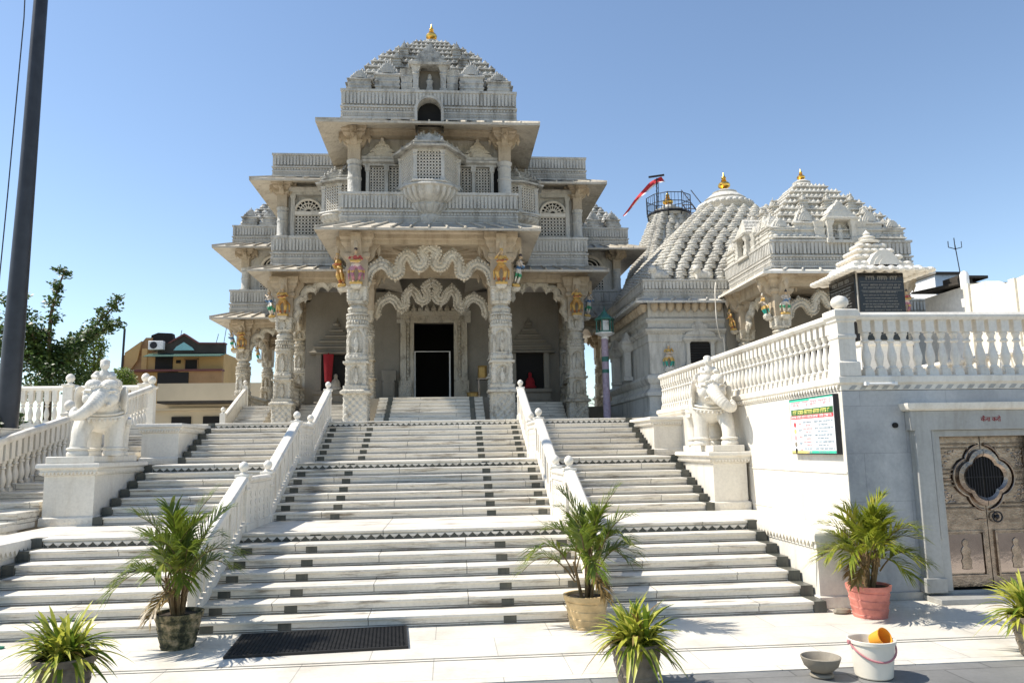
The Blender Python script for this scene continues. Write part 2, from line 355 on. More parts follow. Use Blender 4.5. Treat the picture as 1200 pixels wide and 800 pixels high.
def stair_balustrade(sx, label):
    x = 2.35*sx
    t = thing('stair_balustrade', label, 'balustrade', (x, Y0, 0), 'balustrades between the stair lanes')
    def slope(ya, yb, za, zb):
        sl_ = (zb-za)/(yb-ya)
        c = MB(); c.eyz([(ya, za-.02), (yb, zb-.02), (yb, zb+.13), (ya, za+.13)], x-.07, x+.07)
        c.eyz([(ya, za+.56), (yb, zb+.56), (yb, zb+.66), (ya, za+.66)], x-.05, x+.05)
        n = int((yb-ya)/.105)
        for i in range(n):
            a = ya+(i+.5)*(yb-ya)/n; z = za+(a-ya)*sl_; q = .041
            wv = .032 if i % 3 else .048
            c.eyz([(a-q, z+.11-q*sl_), (a+q, z+.11+q*sl_), (a+q, z+.58+q*sl_), (a-q, z+.58-q*sl_)], x-wv, x+wv)
        c.build('sloped_panel', 'marble', t, bevel=.006)
        r = MB(); rail_along(r, (x, ya-.02, za+.66), (x, yb+.02, zb+.66), .095, .105); r.build('handrail', 'marble', t)
    def flat(ya, yb, z):
        c = MB(); c.box(x-.06, x+.06, ya, yb, z, z+.68); n = 5
        c.box(x-.075, x+.075, ya, yb, z, z+.1); c.box(x-.075, x+.075, ya, yb, z+.6, z+.66)
        for i in range(n):                                   # raised carved lozenges on both faces
            for k in range(4):
                yy = ya+(i+.5)*(yb-ya)/n; zz = z+.16+k*.115; q = .042
                c.loft([[(x-.068, yy-q, zz), (x-.068, yy, zz-q), (x-.068, yy+q, zz), (x-.068, yy, zz+q)], [(x+.068, yy-q, zz), (x+.068, yy, zz-q), (x+.068, yy+q, zz), (x+.068, yy, zz+q)]])
        c.build('carved_panel', 'marble', t)
        r = MB(); rail_along(r, (x, ya-.05, z+.68), (x, yb+.05, z+.68), .09, .085); r.build('handrail', 'marble', t)
    def newel(y, z, h=.80):
        c = MB(); c.rect(x-.075, x+.075, y-.075, y+.075, [(.02, z), (.02, z+.10), (0, z+.12), (0, z+.55), (.012, z+.56), (.012, z+.6), (0, z+.61), (0, z+h-.06), (.025, z+h-.04), (.025, z+h)])
        p = c.build('newel_post', 'marble', t, bevel=.006)
        b = MB(); ball(b, x, y, z+h-.003); b.build('ball_finial', 'marble', p)
    nz = lambda y, yf, z: z+RI+(y-yf)*RI/TR
    slope(Y0+.08, L1+.1, .13, Z1+.02)
    newel(L1+.2, Z1); flat(L1+.28, F2-.2, Z1); newel(F2-.12, Z1)
    slope(F2-.03, L2+.1, Z1+.07, Z2+.02)
    newel(L2+.2, Z2); flat(L2+.28, F3-.2, Z2); newel(F3-.12, Z2)
    slope(F3-.03, L3+.1, Z2+.07, Z3+.02); newel(L3+.2, Z3)
    return t
stair_balustrade(-1, 'white stair balustrade between left and middle lanes, beside the dark rubber mat')
stair_balustrade(1, 'white stair balustrade between middle and right lanes, foot hidden by a potted palm')

# ------------------------------------------------------------------ pedestals and parapets
def zigzag_x(mb, x0, x1, y, z, h=.06, p=.09, t=.02):
    n = max(1, int((x1-x0)/p)); p = (x1-x0)/n
    for i in range(n): mb.exz([(x0+i*p+.004, z), (x0+(i+1)*p-.004, z), (x0+(i+.5)*p, z-h)], y-t, y+.004)
def zigzag_y(mb, y0, y1, x, z, h=.06, p=.09, t=.02, s=-1):
    n = max(1, int((y1-y0)/p)); p = (y1-y0)/n
    for i in range(n): mb.eyz([(y0+i*p+.004, z), (y0+(i+1)*p-.004, z), (y0+(i+.5)*p, z-h)], x-.004*-s if False else x-.004, x+t*s)
def pedestal(name, label, cat, xa, xb, ya, yb, z0, z1, group, slab=True):
    t = thing(name, label, cat, ((xa+xb)/2, ya, z0), group)
    b = MB(); b.rect(xa+.04, xb-.04, ya+.04, yb-.04, [(0, z0+.14), (0, z1-.2)]); b.build('body', 'ped', t)
    b = MB(); b.rect(xa+.04, xb-.04, ya+.04, yb-.04, [(.035, z0), (.035, z0+.12), (.02, z0+.14)])
    n = int((xb-xa)/.1)
    for i in range(n):
        x = xa+.06+(i+.5)*(xb-xa-.12)/n; q = .035; z = z0+.065
        b.loft([[(x-q, ya-.004, z), (x, ya-.004, z-q), (x+q, ya-.004, z), (x, ya-.004, z+q)], [(x-q, ya+.02, z), (x, ya+.02, z-q), (x+q, ya+.02, z), (x, ya+.02, z+q)]])
    b.build('base_moulding', 'ped', t)
    c = MB(); c.rect(xa+.04, xb-.04, ya+.04, yb-.04, [(.0, z1-.2), (.03, z1-.19), (.03, z1-.155), (.05, z1-.135), (.05, z1-.10), (.10, z1-.07), (.10, z1-.025), (.085, z1)])
    zigzag_x(c, xa-.005, xb+.005, ya-.01, z1-.135, .05, .055, .018)
    for s_, xx in ((-1, xa-.01), (1, xb+.01)): zigzag_y(c, ya, yb, xx, z1-.135, .05, .055, .018, s_)
    c.build('cornice', 'ped', t)
    if slab:
        c = MB(); c.box(xa+.05, xb-.06, ya+.02, yb-.15, z1, z1+.11); c.build('plinth_slab', 'ped', t, bevel=.01)
    return t
pedestal('elephant_pedestal', 'white marble pedestal under the left elephant, behind a potted palm', 'pedestal', -5.93, -5.07, 12.88, 14.75, Z1, 1.89, 'elephant pedestals')
pedestal('elephant_pedestal', 'white marble pedestal under the right elephant, against the signboard wall', 'pedestal', 5.07, 5.74, 12.88, 14.75, Z1, 1.89, 'elephant pedestals')
pedestal('stair_pedestal', 'plain white block with carved cornice behind the left elephant, empty on top', 'pedestal', -5.9, -5.07, 16.62, L3-.02, Z2, Z3-.06, 'empty stair pedestals', False)
pedestal('stair_pedestal', 'plain white block with carved cornice left of the right elephant, empty on top', 'pedestal', 5.07, 5.9, 16.62, L3-.02, Z2, Z3-.06, 'empty stair pedestals', False)
def low_parapet(s, label):
    xa, xb = (W_+.01, 5.74) if s > 0 else (-5.74, -W_-.01)
    t = thing('stair_parapet', label, 'parapet wall', ((xa+xb)/2, 9.25, 0), 'low parapets at the stair foot')
    b = MB(); b.box(xa+.02, xb-.02, 9.30, 12.87, .14, Z1-.2); b.build('body', 'ped', t)
    b = MB(); b.rect(xa+.02, xb-.02, 9.30, 12.87, [(.02, 0), (.02, .14), (.005, .15)]); b.build('plinth', 'ped', t, bevel=.006)
    b = MB(); b.rect(xa+.02, xb-.02, 9.30, 12.87, [(.0, Z1-.2), (.015, Z1-.19), (.015, Z1-.12), (.045, Z1-.1), (.045, Z1-.03), (.03, Z1)])
    xi = xa+.005 if s > 0 else xb-.005
    zigzag_y(b, 9.32, 12.8, xi, Z1-.10, .07, .10, .03, -s); zigzag_x(b, xa+.02, xb-.02, 9.287, Z1-.10, .07, .09, .03)
    b.build('coping', 'ped', t)
low_parapet(1, 'low white parapet with a zigzag coping right of the lowest steps, beside the pink pot')
low_parapet(-1, 'low white parapet with a zigzag coping at the left end of the lowest steps')

# ------------------------------------------------------------------ turned balusters
def baluster_mesh(h=.70, r=.058):
    b = MB(); q = r*.92
    b.rect(-q, q, -q, q, [(.006, 0), (.006, .05), (0, .055), (0, .095)])
    b.lathe(0, 0, [(r*.85, .095), (r*.95, .115), (r*.62, .135), (r*.72, .17), (r*.98, .235), (r*.95, .29), (r*.7, .36), (r*.52, .42), (r*.5, .45), (r*.82, .465), (r*.82, .485), (r*.55, .5), (r*.6, .53), (r*.9, .57), (r*.78, .595)], 14)
    b.rect(-q, q, -q, q, [(0, .595), (.0, h-.03), (.006, h-.025), (.006, h)])
    return b
BAL = None
def put_balusters(t, spots, h=.7, r=.058, m_='marble'):
    me = baluster_mesh(h, r).mesh('baluster'); me.materials.append(M[m_])
    pw = WP[t.name]
    for p in spots:
        o = bpy.data.objects.new('baluster', me); COL.objects.link(o); o.parent = t; o.location = Vector(p)-pw; o.rotation_euler = (0, 0, random.choice((0, PI/2, PI))+random.uniform(-.03, .03)); o.scale = (random.uniform(.97, 1.03),)*2+(1,)
# left outer lane
lane = thing('side_stair', 'shaded side stair of shallow grey-white steps behind the left elephant', 'stairs', (-6.5, 11.75, Z1))
for k in range(14):
    y = 11.75+k*.605; z = Z1+(k+1)*.129; s_ = MB(); s_.box(-6.98, -5.96, y, y+.64, z-.16, z-.03)
    o = s_.build('step', 'step', lane); q = MB(); q.box(-6.98, -5.96, y-.025, y+.6, z-.03, z); q.build('tread_slab', 'step', o, bevel=.006)
mb = MB(); mb.box(-7.1, -5.76, 9.3, 11.75, .1, Z1-.004); mb.build('landing', 'step', lane)
mb = MB(); mb.box(-6.06, -5.95, 10.4, 12.86, Z1-.002, Z1+.09); mb.build('kerb', 'marble', lane, bevel=.01)
ob_ = thing('outer_balustrade', 'sloping white balustrade of turned balusters climbing behind the left elephant', 'balustrade', (-7.05, 13, 1), 'turned baluster railings')
def oz(y): return 1.22+.213*(y-13.6)
mb = MB(); mb.eyz([(10.6, .2), (20.2, .2), (20.2, oz(20.2)+.1), (10.6, oz(10.6)+.1)], -7.13, -6.985); mb.build('kerb', 'marble', ob_)
put_balusters(ob_, [(-7.06, 10.9+i*.186, oz(10.9+i*.186)+.07) for i in range(49)], .93, .062)
mb = MB(); rail_along(mb, (-7.06, 10.6, oz(10.6)+.96), (-7.06, 16.2, oz(16.2)+.96), .085, .13); rail_along(mb, (-7.06, 16.2, oz(16.2)+.96), (-7.06, 20.2, oz(20.2)+1.02), .085, .13); mb.build('handrail', 'marble', ob_)
for yy in (16.05, 20.25):
    mb = MB(); z = oz(yy); mb.rect(-7.15, -6.97, yy-.09, yy+.09, [(0, z), (0, z+1.05), (.03, z+1.07), (.03, z+1.12)]); p = mb.build('newel_post', 'marble', ob_, bevel=.006)
    mb = MB(); ball(mb, -7.06, yy, z+1.118, .09); mb.build('ball_finial', 'marble', p)
tb = thing('terrace_balustrade', 'level white balustrade under the tree, left of the elephant', 'balustrade', (-9, 20.4, Z3), 'turned baluster railings')
mb = MB(); mb.box(-15.5, -7.2, 20.32, 20.5, Z3-.9, Z3+.12); mb.build('kerb', 'marble', tb)
mb = MB(); rail_along(mb, (-15.5, 20.41, Z3+.97), (-7.17, 20.41, Z3+.97), .085, .12); mb.build('handrail', 'marble', tb)
put_balusters(tb, [(-7.55-i*.195, 20.41, Z3+.1) for i in range(40) if i not in (8, 9, 22)], .87, .064)
for xx in (-7.28, -9.16, -11.9):
    mb = MB(); mb.rect(xx-.12, xx+.12, 20.29, 20.53, [(0, Z3+.1), (0, Z3+1.06), (.03, Z3+1.08), (.03, Z3+1.12)]); p = mb.build('newel_post', 'marble', tb, bevel=.006)
    mb = MB(); ball(mb, xx, 20.41, Z3+1.118, .095); mb.build('ball_finial', 'marble', p)

# ------------------------------------------------------------------ right platform with the metal door
PX, PY, PZ = 5.76, 9.65, 2.88
plat = thing('platform_building', 'walled platform with white side wall and grey marble front holding the metal door', 'platform', (9, 12, 0))
mb = MB(); mb.box(PX, PX+.25, PY+.002, L3-.02, 0, PZ-.2); mb.build('side_wall', 'marble', plat)
mb = MB(); mb.box(PX-.012, PX+.02, 9.66, L3-.02, 1.60, 1.625); mb.box(PX-.012, PX+.02, 12.1, L3-.02, 1.0, 1.02); mb.build('wall_joint', 'ped', plat)
mb = MB()
mb.box(PX+.004, 6.98, PY-.004, PY+.3, 0, PZ-.2); mb.box(8.42, 15, PY-.004, PY+.3, 0, PZ-.2); mb.box(6.98, 8.42, PY-.004, PY+.3, 2.06, PZ-.2)
mb.build('front_wall', 'grey', plat)
mb = MB(); mb.box(6.98, 8.42, PY+.32, PY+.4, 0, 2.1); mb.build('door_recess', 'void', plat)
mb = MB(); mb.box(PX+.02, 15, PY+.02, L3-.02, PZ-.21, PZ-.05); mb.build('platform_deck', 'step', plat)
mb = MB(); mb.rect(PX+.03, 15.2, PY+.03, L3-.05, [(.005, PZ-.2), (.035, PZ-.19), (.035, PZ-.12), (.07, PZ-.09), (.07, PZ-.015), (.05, PZ)], True)
zigzag_y(mb, PY+.02, L3-.1, PX-.005, PZ-.115, .065, .085, .03, -1)
mb.build('cornice', 'ped', plat)
mb = MB()
for i in range(60): 
    xx = PX+.1+i*.15; mb.exz([(xx, PZ-.18), (xx+.07, PZ-.18), (xx+.12, PZ-.13), (xx+.05, PZ-.13)], PY-.012, PY)
mb.build('cornice_carving', 'greytrim', plat)
mb = MB(); mb.box(PX+.02, 15, PY-.03, PY-.004, 0, .10); mb.box(6.62, 9, PY-.4, PY-.03, .0, .065); mb.build('plinth', 'greytrim', plat, bevel=.006)
fr = MB()
for s_ in (0, 1):
    f = lambda a: a if not s_ else 15.4-a
    def bx(a, b, *r): fr.box(min(f(a), f(b)), max(f(a), f(b)), *r)
    bx(6.64, 6.86, PY-.14, PY-.0045, .1, 2.32); bx(6.60, 6.88, PY-.16, PY-.0045, .1, .28)
    bx(6.86, 7.0, PY-.09, PY+.1, .1, 2.15); bx(6.88, 6.915, PY-.11, PY-.08, .75, 2.17)
fr.box(6.6, 8.8, PY-.141, PY-.0045, 2.145, 2.40); fr.box(6.9, 8.5, PY-.095, PY+.1, 2.06, 2.146)
fr.build('door_frame', 'greytrim', plat, bevel=.008)
mb = MB(); mb.rect(6.58, 8.82, PY-.16, PY-.005, [(0, 2.40), (.03, 2.42), (.05, 2.47), (.05, 2.50)]); mb.build('lintel_ledge', 'ped', plat)
mb = MB(); mb.lathe(0, 0, [(.035, -.002), (.035, .03)], 16); mb.v = [(x+6.45, PY-.006-z, y+2.22) for x, y, z in mb.v]; mb.build('drain_hole', 'void', plat)
mb = MB(); mb.tube([(6.07, PY-.085, PZ-.115), (6.47, PY-.085, PZ-.115)], .017, 10); mb.box(6.05, 6.09, PY-.1, PY-.02, PZ-.135, PZ-.09); mb.box(6.45, 6.49, PY-.1, PY-.02, PZ-.135, PZ-.09); tl = mb.build('tube_lamp', 'white', plat)
def text_mesh(s, size, ext=.002):
    cu = bpy.data.curves.new('t', 'FONT'); cu.body = s; cu.size = size; cu.extrude = ext; cu.align_x = 'CENTER'
    t = bpy.data.objects.new('t', cu); COL.objects.link(t); dg = bpy.context.evaluated_depsgraph_get()
    me = bpy.data.meshes.new_from_object(t.evaluated_get(dg)); bpy.data.objects.remove(t); bpy.data.curves.remove(cu); return me
def put_text(s, size, mt, parent, loc, rot=(PI/2, 0, 0), name='lettering'):
    me = text_mesh(s, size); me.materials.clear(); me.materials.append(M[mt])
    o = bpy.data.objects.new(name, me); COL.objects.link(o); o.parent = parent; o.location = Vector(loc)-WP[parent.name]; o.rotation_euler = rot; return o
put_text('कैना करो', .085, 'red', plat, (7.7, PY-.1445, 2.25))
# door leaves: quatrefoil grille across both
door = MB(); Yd = PY+.12
def quatre(cx, cz, r, k=64):
    pts = []
    for i in range(k):
        a = 2*PI*i/k; rr = r*(.80+.2*abs(math.cos(2*a))**.9) if True else r
        pts.append((cx+rr*math.cos(a), cz+rr*math.sin(a)))
    return pts
qc = (7.7, 1.52)
for s_ in (-1, 1):
    xa, xb = (7.0, 7.696) if s_ < 0 else (7.704, 8.4)
    lf = MB(); lf.box(xa, xb, Yd, Yd+.04, .11, 2.06); leaf_o = lf.build('door_leaf', 'steel', plat, bevel=.003)
    p = MB()
    o, i_ = (xa+.05, xb-.05)
    def frame(a, b, c, d, wd=.028, dp=.03):
        p.box(a, b, Yd-dp, Yd+.002, c, c+wd); p.box(a, b, Yd-dp, Yd+.002, d-wd, d); p.box(a, a+wd, Yd-dp, Yd+.002, c+wd, d-wd); p.box(b-wd, b, Yd-dp, Yd+.002, c+wd, d-wd)
    frame(o+.02, i_-.02, .24, .83)
    def seg(x0, z0, x1, z1):                     # frame bar broken where the round grille frame passes
        L = math.hypot(x1-x0, z1-z0); k = max(1, int(L/.012))
        for q in range(k):
            xm, zm = x0+(x1-x0)*(q+.5)/k, z0+(z1-z0)*(q+.5)/k
            if math.hypot(xm-7.7, zm-1.52) > .43 and abs(xm-7.7) > .03: p.box(xm-.012, xm+.012, Yd-.028, Yd+.002, zm-.012, zm+.012)
    for za_, zb_ in ((1.12, 1.47), (1.57, 1.96)):
        for g_ in (0, .055):
            seg(o+g_, za_+g_, i_-g_, za_+g_); seg(o+g_, zb_-g_, i_-g_, zb_-g_); seg(o+g_, za_+g_, o+g_, zb_-g_); seg(i_-g_, za_+g_, i_-g_, zb_-g_)
    pts_ = [(x, Yd-.02, z) for x, z in quatre(7.7, 1.52, .43) if (x-7.7)*s_ > .02]; pts_.sort(key=lambda t: math.atan2((t[0]-7.7)*s_, t[2]-1.52)); p.tube(pts_, .018, 6)
    p.box(o+.05, i_-.05, Yd-.004, Yd+.002, .27, .80)
    p.build('raised_frame', 'steel', leaf_o, bevel=.004)
    q = MB(); q.box(o+.06, i_-.06, Yd-.012, Yd-.005, .29, .78); q.build('polished_panel', 'steelp', leaf_o)
    q = MB()                                     # embossed figure on the lower panel
    cx = (xa+xb)/2
    prof = [(.0,.33),(.07,.34),(.06,.38),(.075,.44),(.05,.5),(.07,.56),(.06,.6),(.03,.63),(.045,.66),(.04,.7),(.0,.73)]
    q.exz([(cx-a, z) for a, z in prof]+[(cx+a, z) for a, z in prof[::-1][1:-1]], Yd-.022, Yd-.011); q.build('embossed_figure', 'steel', leaf_o, bevel=.006)
    q = MB(); rr = random.Random(4)
    for zc in (1.30, 1.76):
        for i in range(60):
            a, b = o+.08+rr.random()*(i_-o-.14), zc+rr.uniform(-.12, .12)
            if math.hypot(a-7.7, b-1.52) < .5: continue
            q.ell((a, Yd-.002, b), (rr.uniform(.012, .03), .010, rr.uniform(.010, .022)), 8, 5)
    q.build('embossed_leaves', 'steel', leaf_o)
    g = MB(); hx = -1 if s_ < 0 else 1
    outer = [pt for pt in quatre(*qc, .37)]; inner = quatre(*qc, .31); inn2 = quatre(*qc, .27)
    def half(P): return [pt for pt in P if (pt[0]-qc[0])*hx > .003]
    rings = []
    for d, P in ((-.002, outer), (-.05, outer), (-.06, inner), (-.035, inn2), (-.002, inn2)):
        H = half(P); H.sort(key=lambda t: math.atan2((t[0]-qc[0])*hx, t[1]-qc[1])); H = [(7.7+hx*.004, qc[1]+max(t[1]-qc[1] for t in P))]+H+[(7.7+hx*.004, qc[1]+min(t[1]-qc[1] for t in P))]
        rings.append([(x, Yd+d, z) for x, z in H])
    g.loft(rings, False, False); g.build('grille_frame', 'steel', leaf_o)
    g = MB(); H = [(x, Yd-.006, z) for x, _, z in rings[3]]; g.add(H, [tuple(range(len(H)))]); g.build('grille_backing', 'void', leaf_o)
    g = MB()
    for i in range(1, 7):
        x = 7.7+hx*(i*.038-.012); zz = [z for X, _, z in rings[3] if abs(X-x) < .03]
        g.tube([(x, Yd-.024, min(zz)), (x, Yd-.024, max(zz))], .008, 6)
    g.tube([(7.7+hx*.005, Yd-.028, qc[1]), (7.7+hx*.26, Yd-.028, qc[1])], .007, 6); g.build('grille_bars', 'iron', leaf_o)
    if s_ > 0:
        h_ = MB(); h_.tube([(7.82+.065*math.cos(a), Yd-.04, 1.0+.065*math.sin(a)) for a in np.linspace(0, 2*PI, 20)], .011, 6); h_.ell((7.82, Yd-.03, 1.0), (.03, .03, .03)); h_.build('ring_handle', 'iron', leaf_o)
    else:
        h_ = MB(); h_.tube([(7.03, Yd-.03, 1.5), (7.22, Yd-.03, 1.5)], .014, 6); h_.build('bolt', 'steel', leaf_o); h_ = MB(); h_.tube([(7.55, Yd-.03, .97), (7.66, Yd-.03, .97)], .01, 6); h_.build('bolt', 'steel', leaf_o)
# platform railings
pb = thing('platform_balustrade', 'bright white balustrade with ball finial round the raised platform above the signboard', 'balustrade', (PX+.1, PY, PZ), 'turned baluster railings')
mb = MB(); rail_along(mb, (PX+.1, PY+.12, PZ+.76), (PX+.1, L3-.1, PZ+.76), .10, .115); rail_along(mb, (PX+.02, PY+.1, PZ+.76), (14.5, PY+.1, PZ+.76), .10, .115); mb.build('handrail', 'marble', pb)
put_balusters(pb, [(PX+.1, PY+.36+i*.178, PZ) for i in range(48)], .77, .056)
put_balusters(pb, [(6.20+i*.181, PY+.1, PZ) for i in range(44)], .77, .062)
mb = MB(); mb.rect(PX+.01, PX+.25, PY+.0, PY+.24, [(.03, PZ), (.03, PZ+.18), (0, PZ+.2), (0, PZ+.5), (.012, PZ+.51), (.012, PZ+.55), (0, PZ+.56), (0, PZ+.72), (.02, PZ+.74), (.02, PZ+.763), (.05, PZ+.80), (.05, PZ+.885), (.02, PZ+.9)]); p = mb.build('newel_post', 'marble', pb, bevel=.005)
mb = MB(); mb.lathe(PX+.13, PY+.12, [(.07, PZ+.9), (.05, PZ+.925), (.09, PZ+.95), (.115, PZ+.99), (.115, PZ+1.03), (.09, PZ+1.075), (.04, PZ+1.1), (.01, PZ+1.108)], 20); mb.build('ball_finial', 'marble', p)
fb = thing('far_balustrade', 'sunlit white balustrade on the far side of the platform, seen through the front balusters', 'balustrade', (10.2, 12, PZ), 'turned baluster railings')
mb = MB(); rail_along(mb, (10.3, 10.6, PZ+.58), (10.3, 18, PZ+.58), .08, .1); mb.build('handrail', 'marble', fb)
mb = MB(); mb.box(10.2, 10.4, 10.6, 18, PZ-.04, PZ+.08); mb.build('kerb', 'marble', fb)
put_balusters(fb, [(10.3, 10.75+i*.2, PZ+.075) for i in range(36)], .51, .055)
# signboard on the side wall
sg = thing('signboard', 'framed white notice board with green and red heading lines on the sunlit side wall', 'signboard', (PX-.03, 10.4, 2.25))
ya, yb, za, zb = 9.74, 11.08, 1.85, 2.655
XS = PX-.07
mb = MB(); mb.box(XS, PX-.003, ya, yb, za, zb); mb.build('board', 'iron', sg)
mb = MB(); mb.box(XS-.004, XS, ya+.02, yb-.02, za+.015, zb-.015); mb.build('face', 'white', sg)
M['sg_green'] = plain('sign_green', (.03, .13, .04), .4); M['sg_red'] = plain('sign_red', (.55, .07, .08), .4); M['sg_pink'] = plain('sign_pink', (.78, .36, .38), .4); M['sg_blue'] = plain('sign_blue', (.30, .38, .45), .4)
M['sg_teal'] = plain('sign_teal', (.05, .5, .32), .4); M['sg_yel'] = plain('sign_yellow', (.75, .66, .2), .4)
def bar(name, y0, y1, z0, z1, mt, d=.006):
    b = MB(); b.box(XS-d, XS-.0035, y0, y1, z0, z1); b.build(name, mt, sg)
def slant(name, y0, y1, z, mt):
    b = MB(); b.eyz([(y0, z), (y1, z), (y1, z+.03), (y0, z+.03)], XS-.006, XS-.0035); b.build(name, mt, sg)
bar('green_border', yb-.65, yb-.02, zb-.045, zb-.015, 'sg_teal'); bar('teal_border', ya+.02, yb-.66, zb-.03, zb-.015, 'sg_teal')
bar('heading_band', ya+.03, yb-.06, zb-.245, zb-.16, 'sg_green'); bar('heading_band', ya+.03, yb-.04, zb-.30, zb-.247, 'sg_red')
bar('yellow_border', yb-.55, yb-.02, za+.015, za+.05, 'sg_yel'); bar('teal_border', ya+.02, yb-.56, za+.015, za+.05, 'sg_teal')
rs = random.Random(11)
def script_row(mb, y0, y1, z, h, dens=1.0):
    """marks of a line of Devanagari: a head stroke with hanging stems (runs from y1 on the left to y0 on the right)"""
    y = y1
    while y > y0:
        wl = rs.uniform(2.2, 5)*h; e = max(y0, y-wl)
        mb.box(XS-.0075, XS-.006, e, y, z+h*.82, z+h)
        q = y
        while q > e+.3*h:
            mb.box(XS-.0075, XS-.006, q-.16*h, q, z, z+h*.83)
            if rs.random() < .6: mb.box(XS-.0075, XS-.006, q-.5*h, q-.16*h, z+h*rs.uniform(.2, .5), z+h*.6)
            q -= rs.uniform(.55, .8)*h
        y = e-.55*h
def rows(name, mt, L):
    for r in L: b = MB(); script_row(b, *r); b.build(name, mt, sg)
rows('title_line', 'sg_pink', [(ya+.08, yb-.08, zb-.135, .085)])
rows('heading_line', 'sg_yel', [(ya+.12, yb-.12, zb-.235, .058)])
rows('heading_line', 'white', [(ya+.08, yb-.06, zb-.292, .036)])
zr = [zb-.335-.094*i for i in range(5)]
rows('body_lines', 'sg_blue', [(ya+.06, ya+.58, z-.03, .026) for z in zr]+[(ya+.66, yb-.42, z-.03, .026) for z in zr[::2]]+[(ya+.2, ya+.5, z-.075, .024) for z in zr]+[(yb-.38, yb-.28, z-.05, .03) for z in zr[1::2]])
rows('body_lines', 'sg_pink', [(ya+.66, yb-.42, z-.03, .026) for z in zr[1::2]]+[(ya+.7, yb-.5, z-.075, .024) for z in zr]+[(yb-.38, yb-.28, z-.05, .03) for z in zr[::2]])
for i, (z, c) in enumerate(zip(zr, ('sg_red', 'sg_yel', 'sg_pink', 'bowlm', 'iron'))):
    b = MB(); b.lathe(0, 0, [(.036, .0045), (.036, .0075)], 16); b.v = [(XS-q, yb-.16+x, z-.045+y) for x, y, q in b.v]; b.build('round_emblem', c, sg)
b = MB()
for z in zr[1:]: b.box(XS-.0062, XS-.005, ya+.04, yb-.1, z+.008, z+.011)
b.build('row_rule', 'sg_blue', sg)

# ================================================================== temple kit
def superring(cx, cy, z, hw, p, n, rel=None):
    out = []
    for j in range(n):
        a = 2*PI*j/n; c, s = abs(math.cos(a)), abs(math.sin(a)); r = hw/((c**p+s**p)**(1/p))
        if rel: r += rel(a, z)
        out.append((cx+r*math.cos(a), cy+r*math.sin(a), z))
    return out
def face_u(a):                                # position across the nearest face, -1..1
    return math.tan(((a+PI/4) % (PI/2))-PI/4)
def arch_relief(z0, z1, d=.03, fig=.035, w_=.62):
    def f(a, z):
        v = (z-z0)/(z1-z0); u = face_u(a)
        if not 0.05 < v < .97: return 0
        top = .60+.28*math.sqrt(max(0, 1-(u/w_)**2)) if abs(u) < w_ else 0
        if abs(u) < w_ and v < top and v > .08:
            g = max(0, 1-(u/.26)**2-((v-.36)/.3)**2); h = max(0, 1-(u/.14)**2-((v-.70)/.10)**2)
            return -d+fig*min(1, 1.6*max(g, h)**.5)
        return .012*math.sin(v*26)*math.sin(u*9)
    return f
def leaf_relief(k=16, d=.02, z0=0, z1=1, rows=3):
    def f(a, z):
        v = (z-z0)/(z1-z0)*rows; return d*(abs(math.sin(a*k/2+PI/2*(int(v) % 2)))**.6)*(1-abs((v % 1)*2-1)**3)-d*.3
    return f
def shaft_mesh(sc, zs):
    """zs: list of (z0, z1, hw0, hw1, power, relief)"""
    n = 96; b = MB(); rings = []
    for z0, z1, h0, h1, p, rel in zs:
        k = max(1, int((z1-z0)/.02)) if rel else 1
        for i in range(k+1):
            t = i/k; rings.append(superring(0, 0, z0+(z1-z0)*t, h0+(h1-h0)*t, p, n, rel))
    b.loft(rings); return b
def figure(h=1.0, pose=0):
    """dancing figure on a small base, one continuous body, feet at z=.1"""
    b = MB(); s = h; hip = Vector((0, 0, .52*s)); ch = Vector((.015*s, 0, .72*s))
    L = lambda P, r: b.tube([Vector(p)*s for p in P], [q*s for q in r], 10)
    b.box(-.16*s, .16*s, -.11*s, .11*s, 0, .07*s)
    k = 1 if pose % 2 == 0 else -1
    L([(.05*k, 0, .52), (.13*k, -.06, .32), (.06*k, -.02, .08)], [.075, .058, .036]); L([(-.05*k, 0, .52), (-.10*k, -.07, .31), (-.05*k, -.02, .08)], [.075, .058, .036])
    b.ell((.06*k*s, -.05*s, .085*s), (.03*s, .06*s, .025*s)); b.ell((-.05*k*s, -.05*s, .085*s), (.03*s, .06*s, .025*s))
    L([(0, 0, .5), (.02*k, -.01, .6), (.0, -.01, .73), (0, 0, .79)], [.095, .068, .095, .04])
    b.ell((0, -.02*s, .50*s), (.115*s, .08*s, .075*s)); b.ell((0, -.015*s, .865*s), (.052*s, .056*s, .068*s)); L([(0, 0, .77), (0, -.01, .84)], [.032, .03])
    L([(0, 0, .90), (0, .0, .95), (0, .0, 1.01)], [.058, .045, .008])
    b.ell((0, -.075*s, .862*s), (.012*s, .014*s, .018*s), 6, 4)
    L([(.09, 0, .765), (.17, -.04, .66), (.07, -.13, .63 if pose < 2 else .80)], [.036, .03, .022]); L([(-.09, 0, .765), (-.18, -.03, .68), (-.12 if pose != 1 else -.05, -.10, .86 if pose == 1 else .62)], [.036, .03, .022])
    b.tube([Vector((-.14*s, -.13*s, .60*s)), Vector((.13*s, -.13*s, .61*s))], .042*s, 10)
    for q in (-1, 1): L([(q*.1, .03, .5), (q*.2, .04, .36), (q*.19, .04, .12)], [.03, .035, .02])
    return remeshed(b, 'painted_statue', .014*h, 2)
STM = [figure(1.15, 0), figure(1.15, 1), figure(1.15, 2), figure(1.15, 3)]
for me_, k in zip(STM, ('st1', 'st2', 'st3', 'st4')): me_.materials.append(M[k])
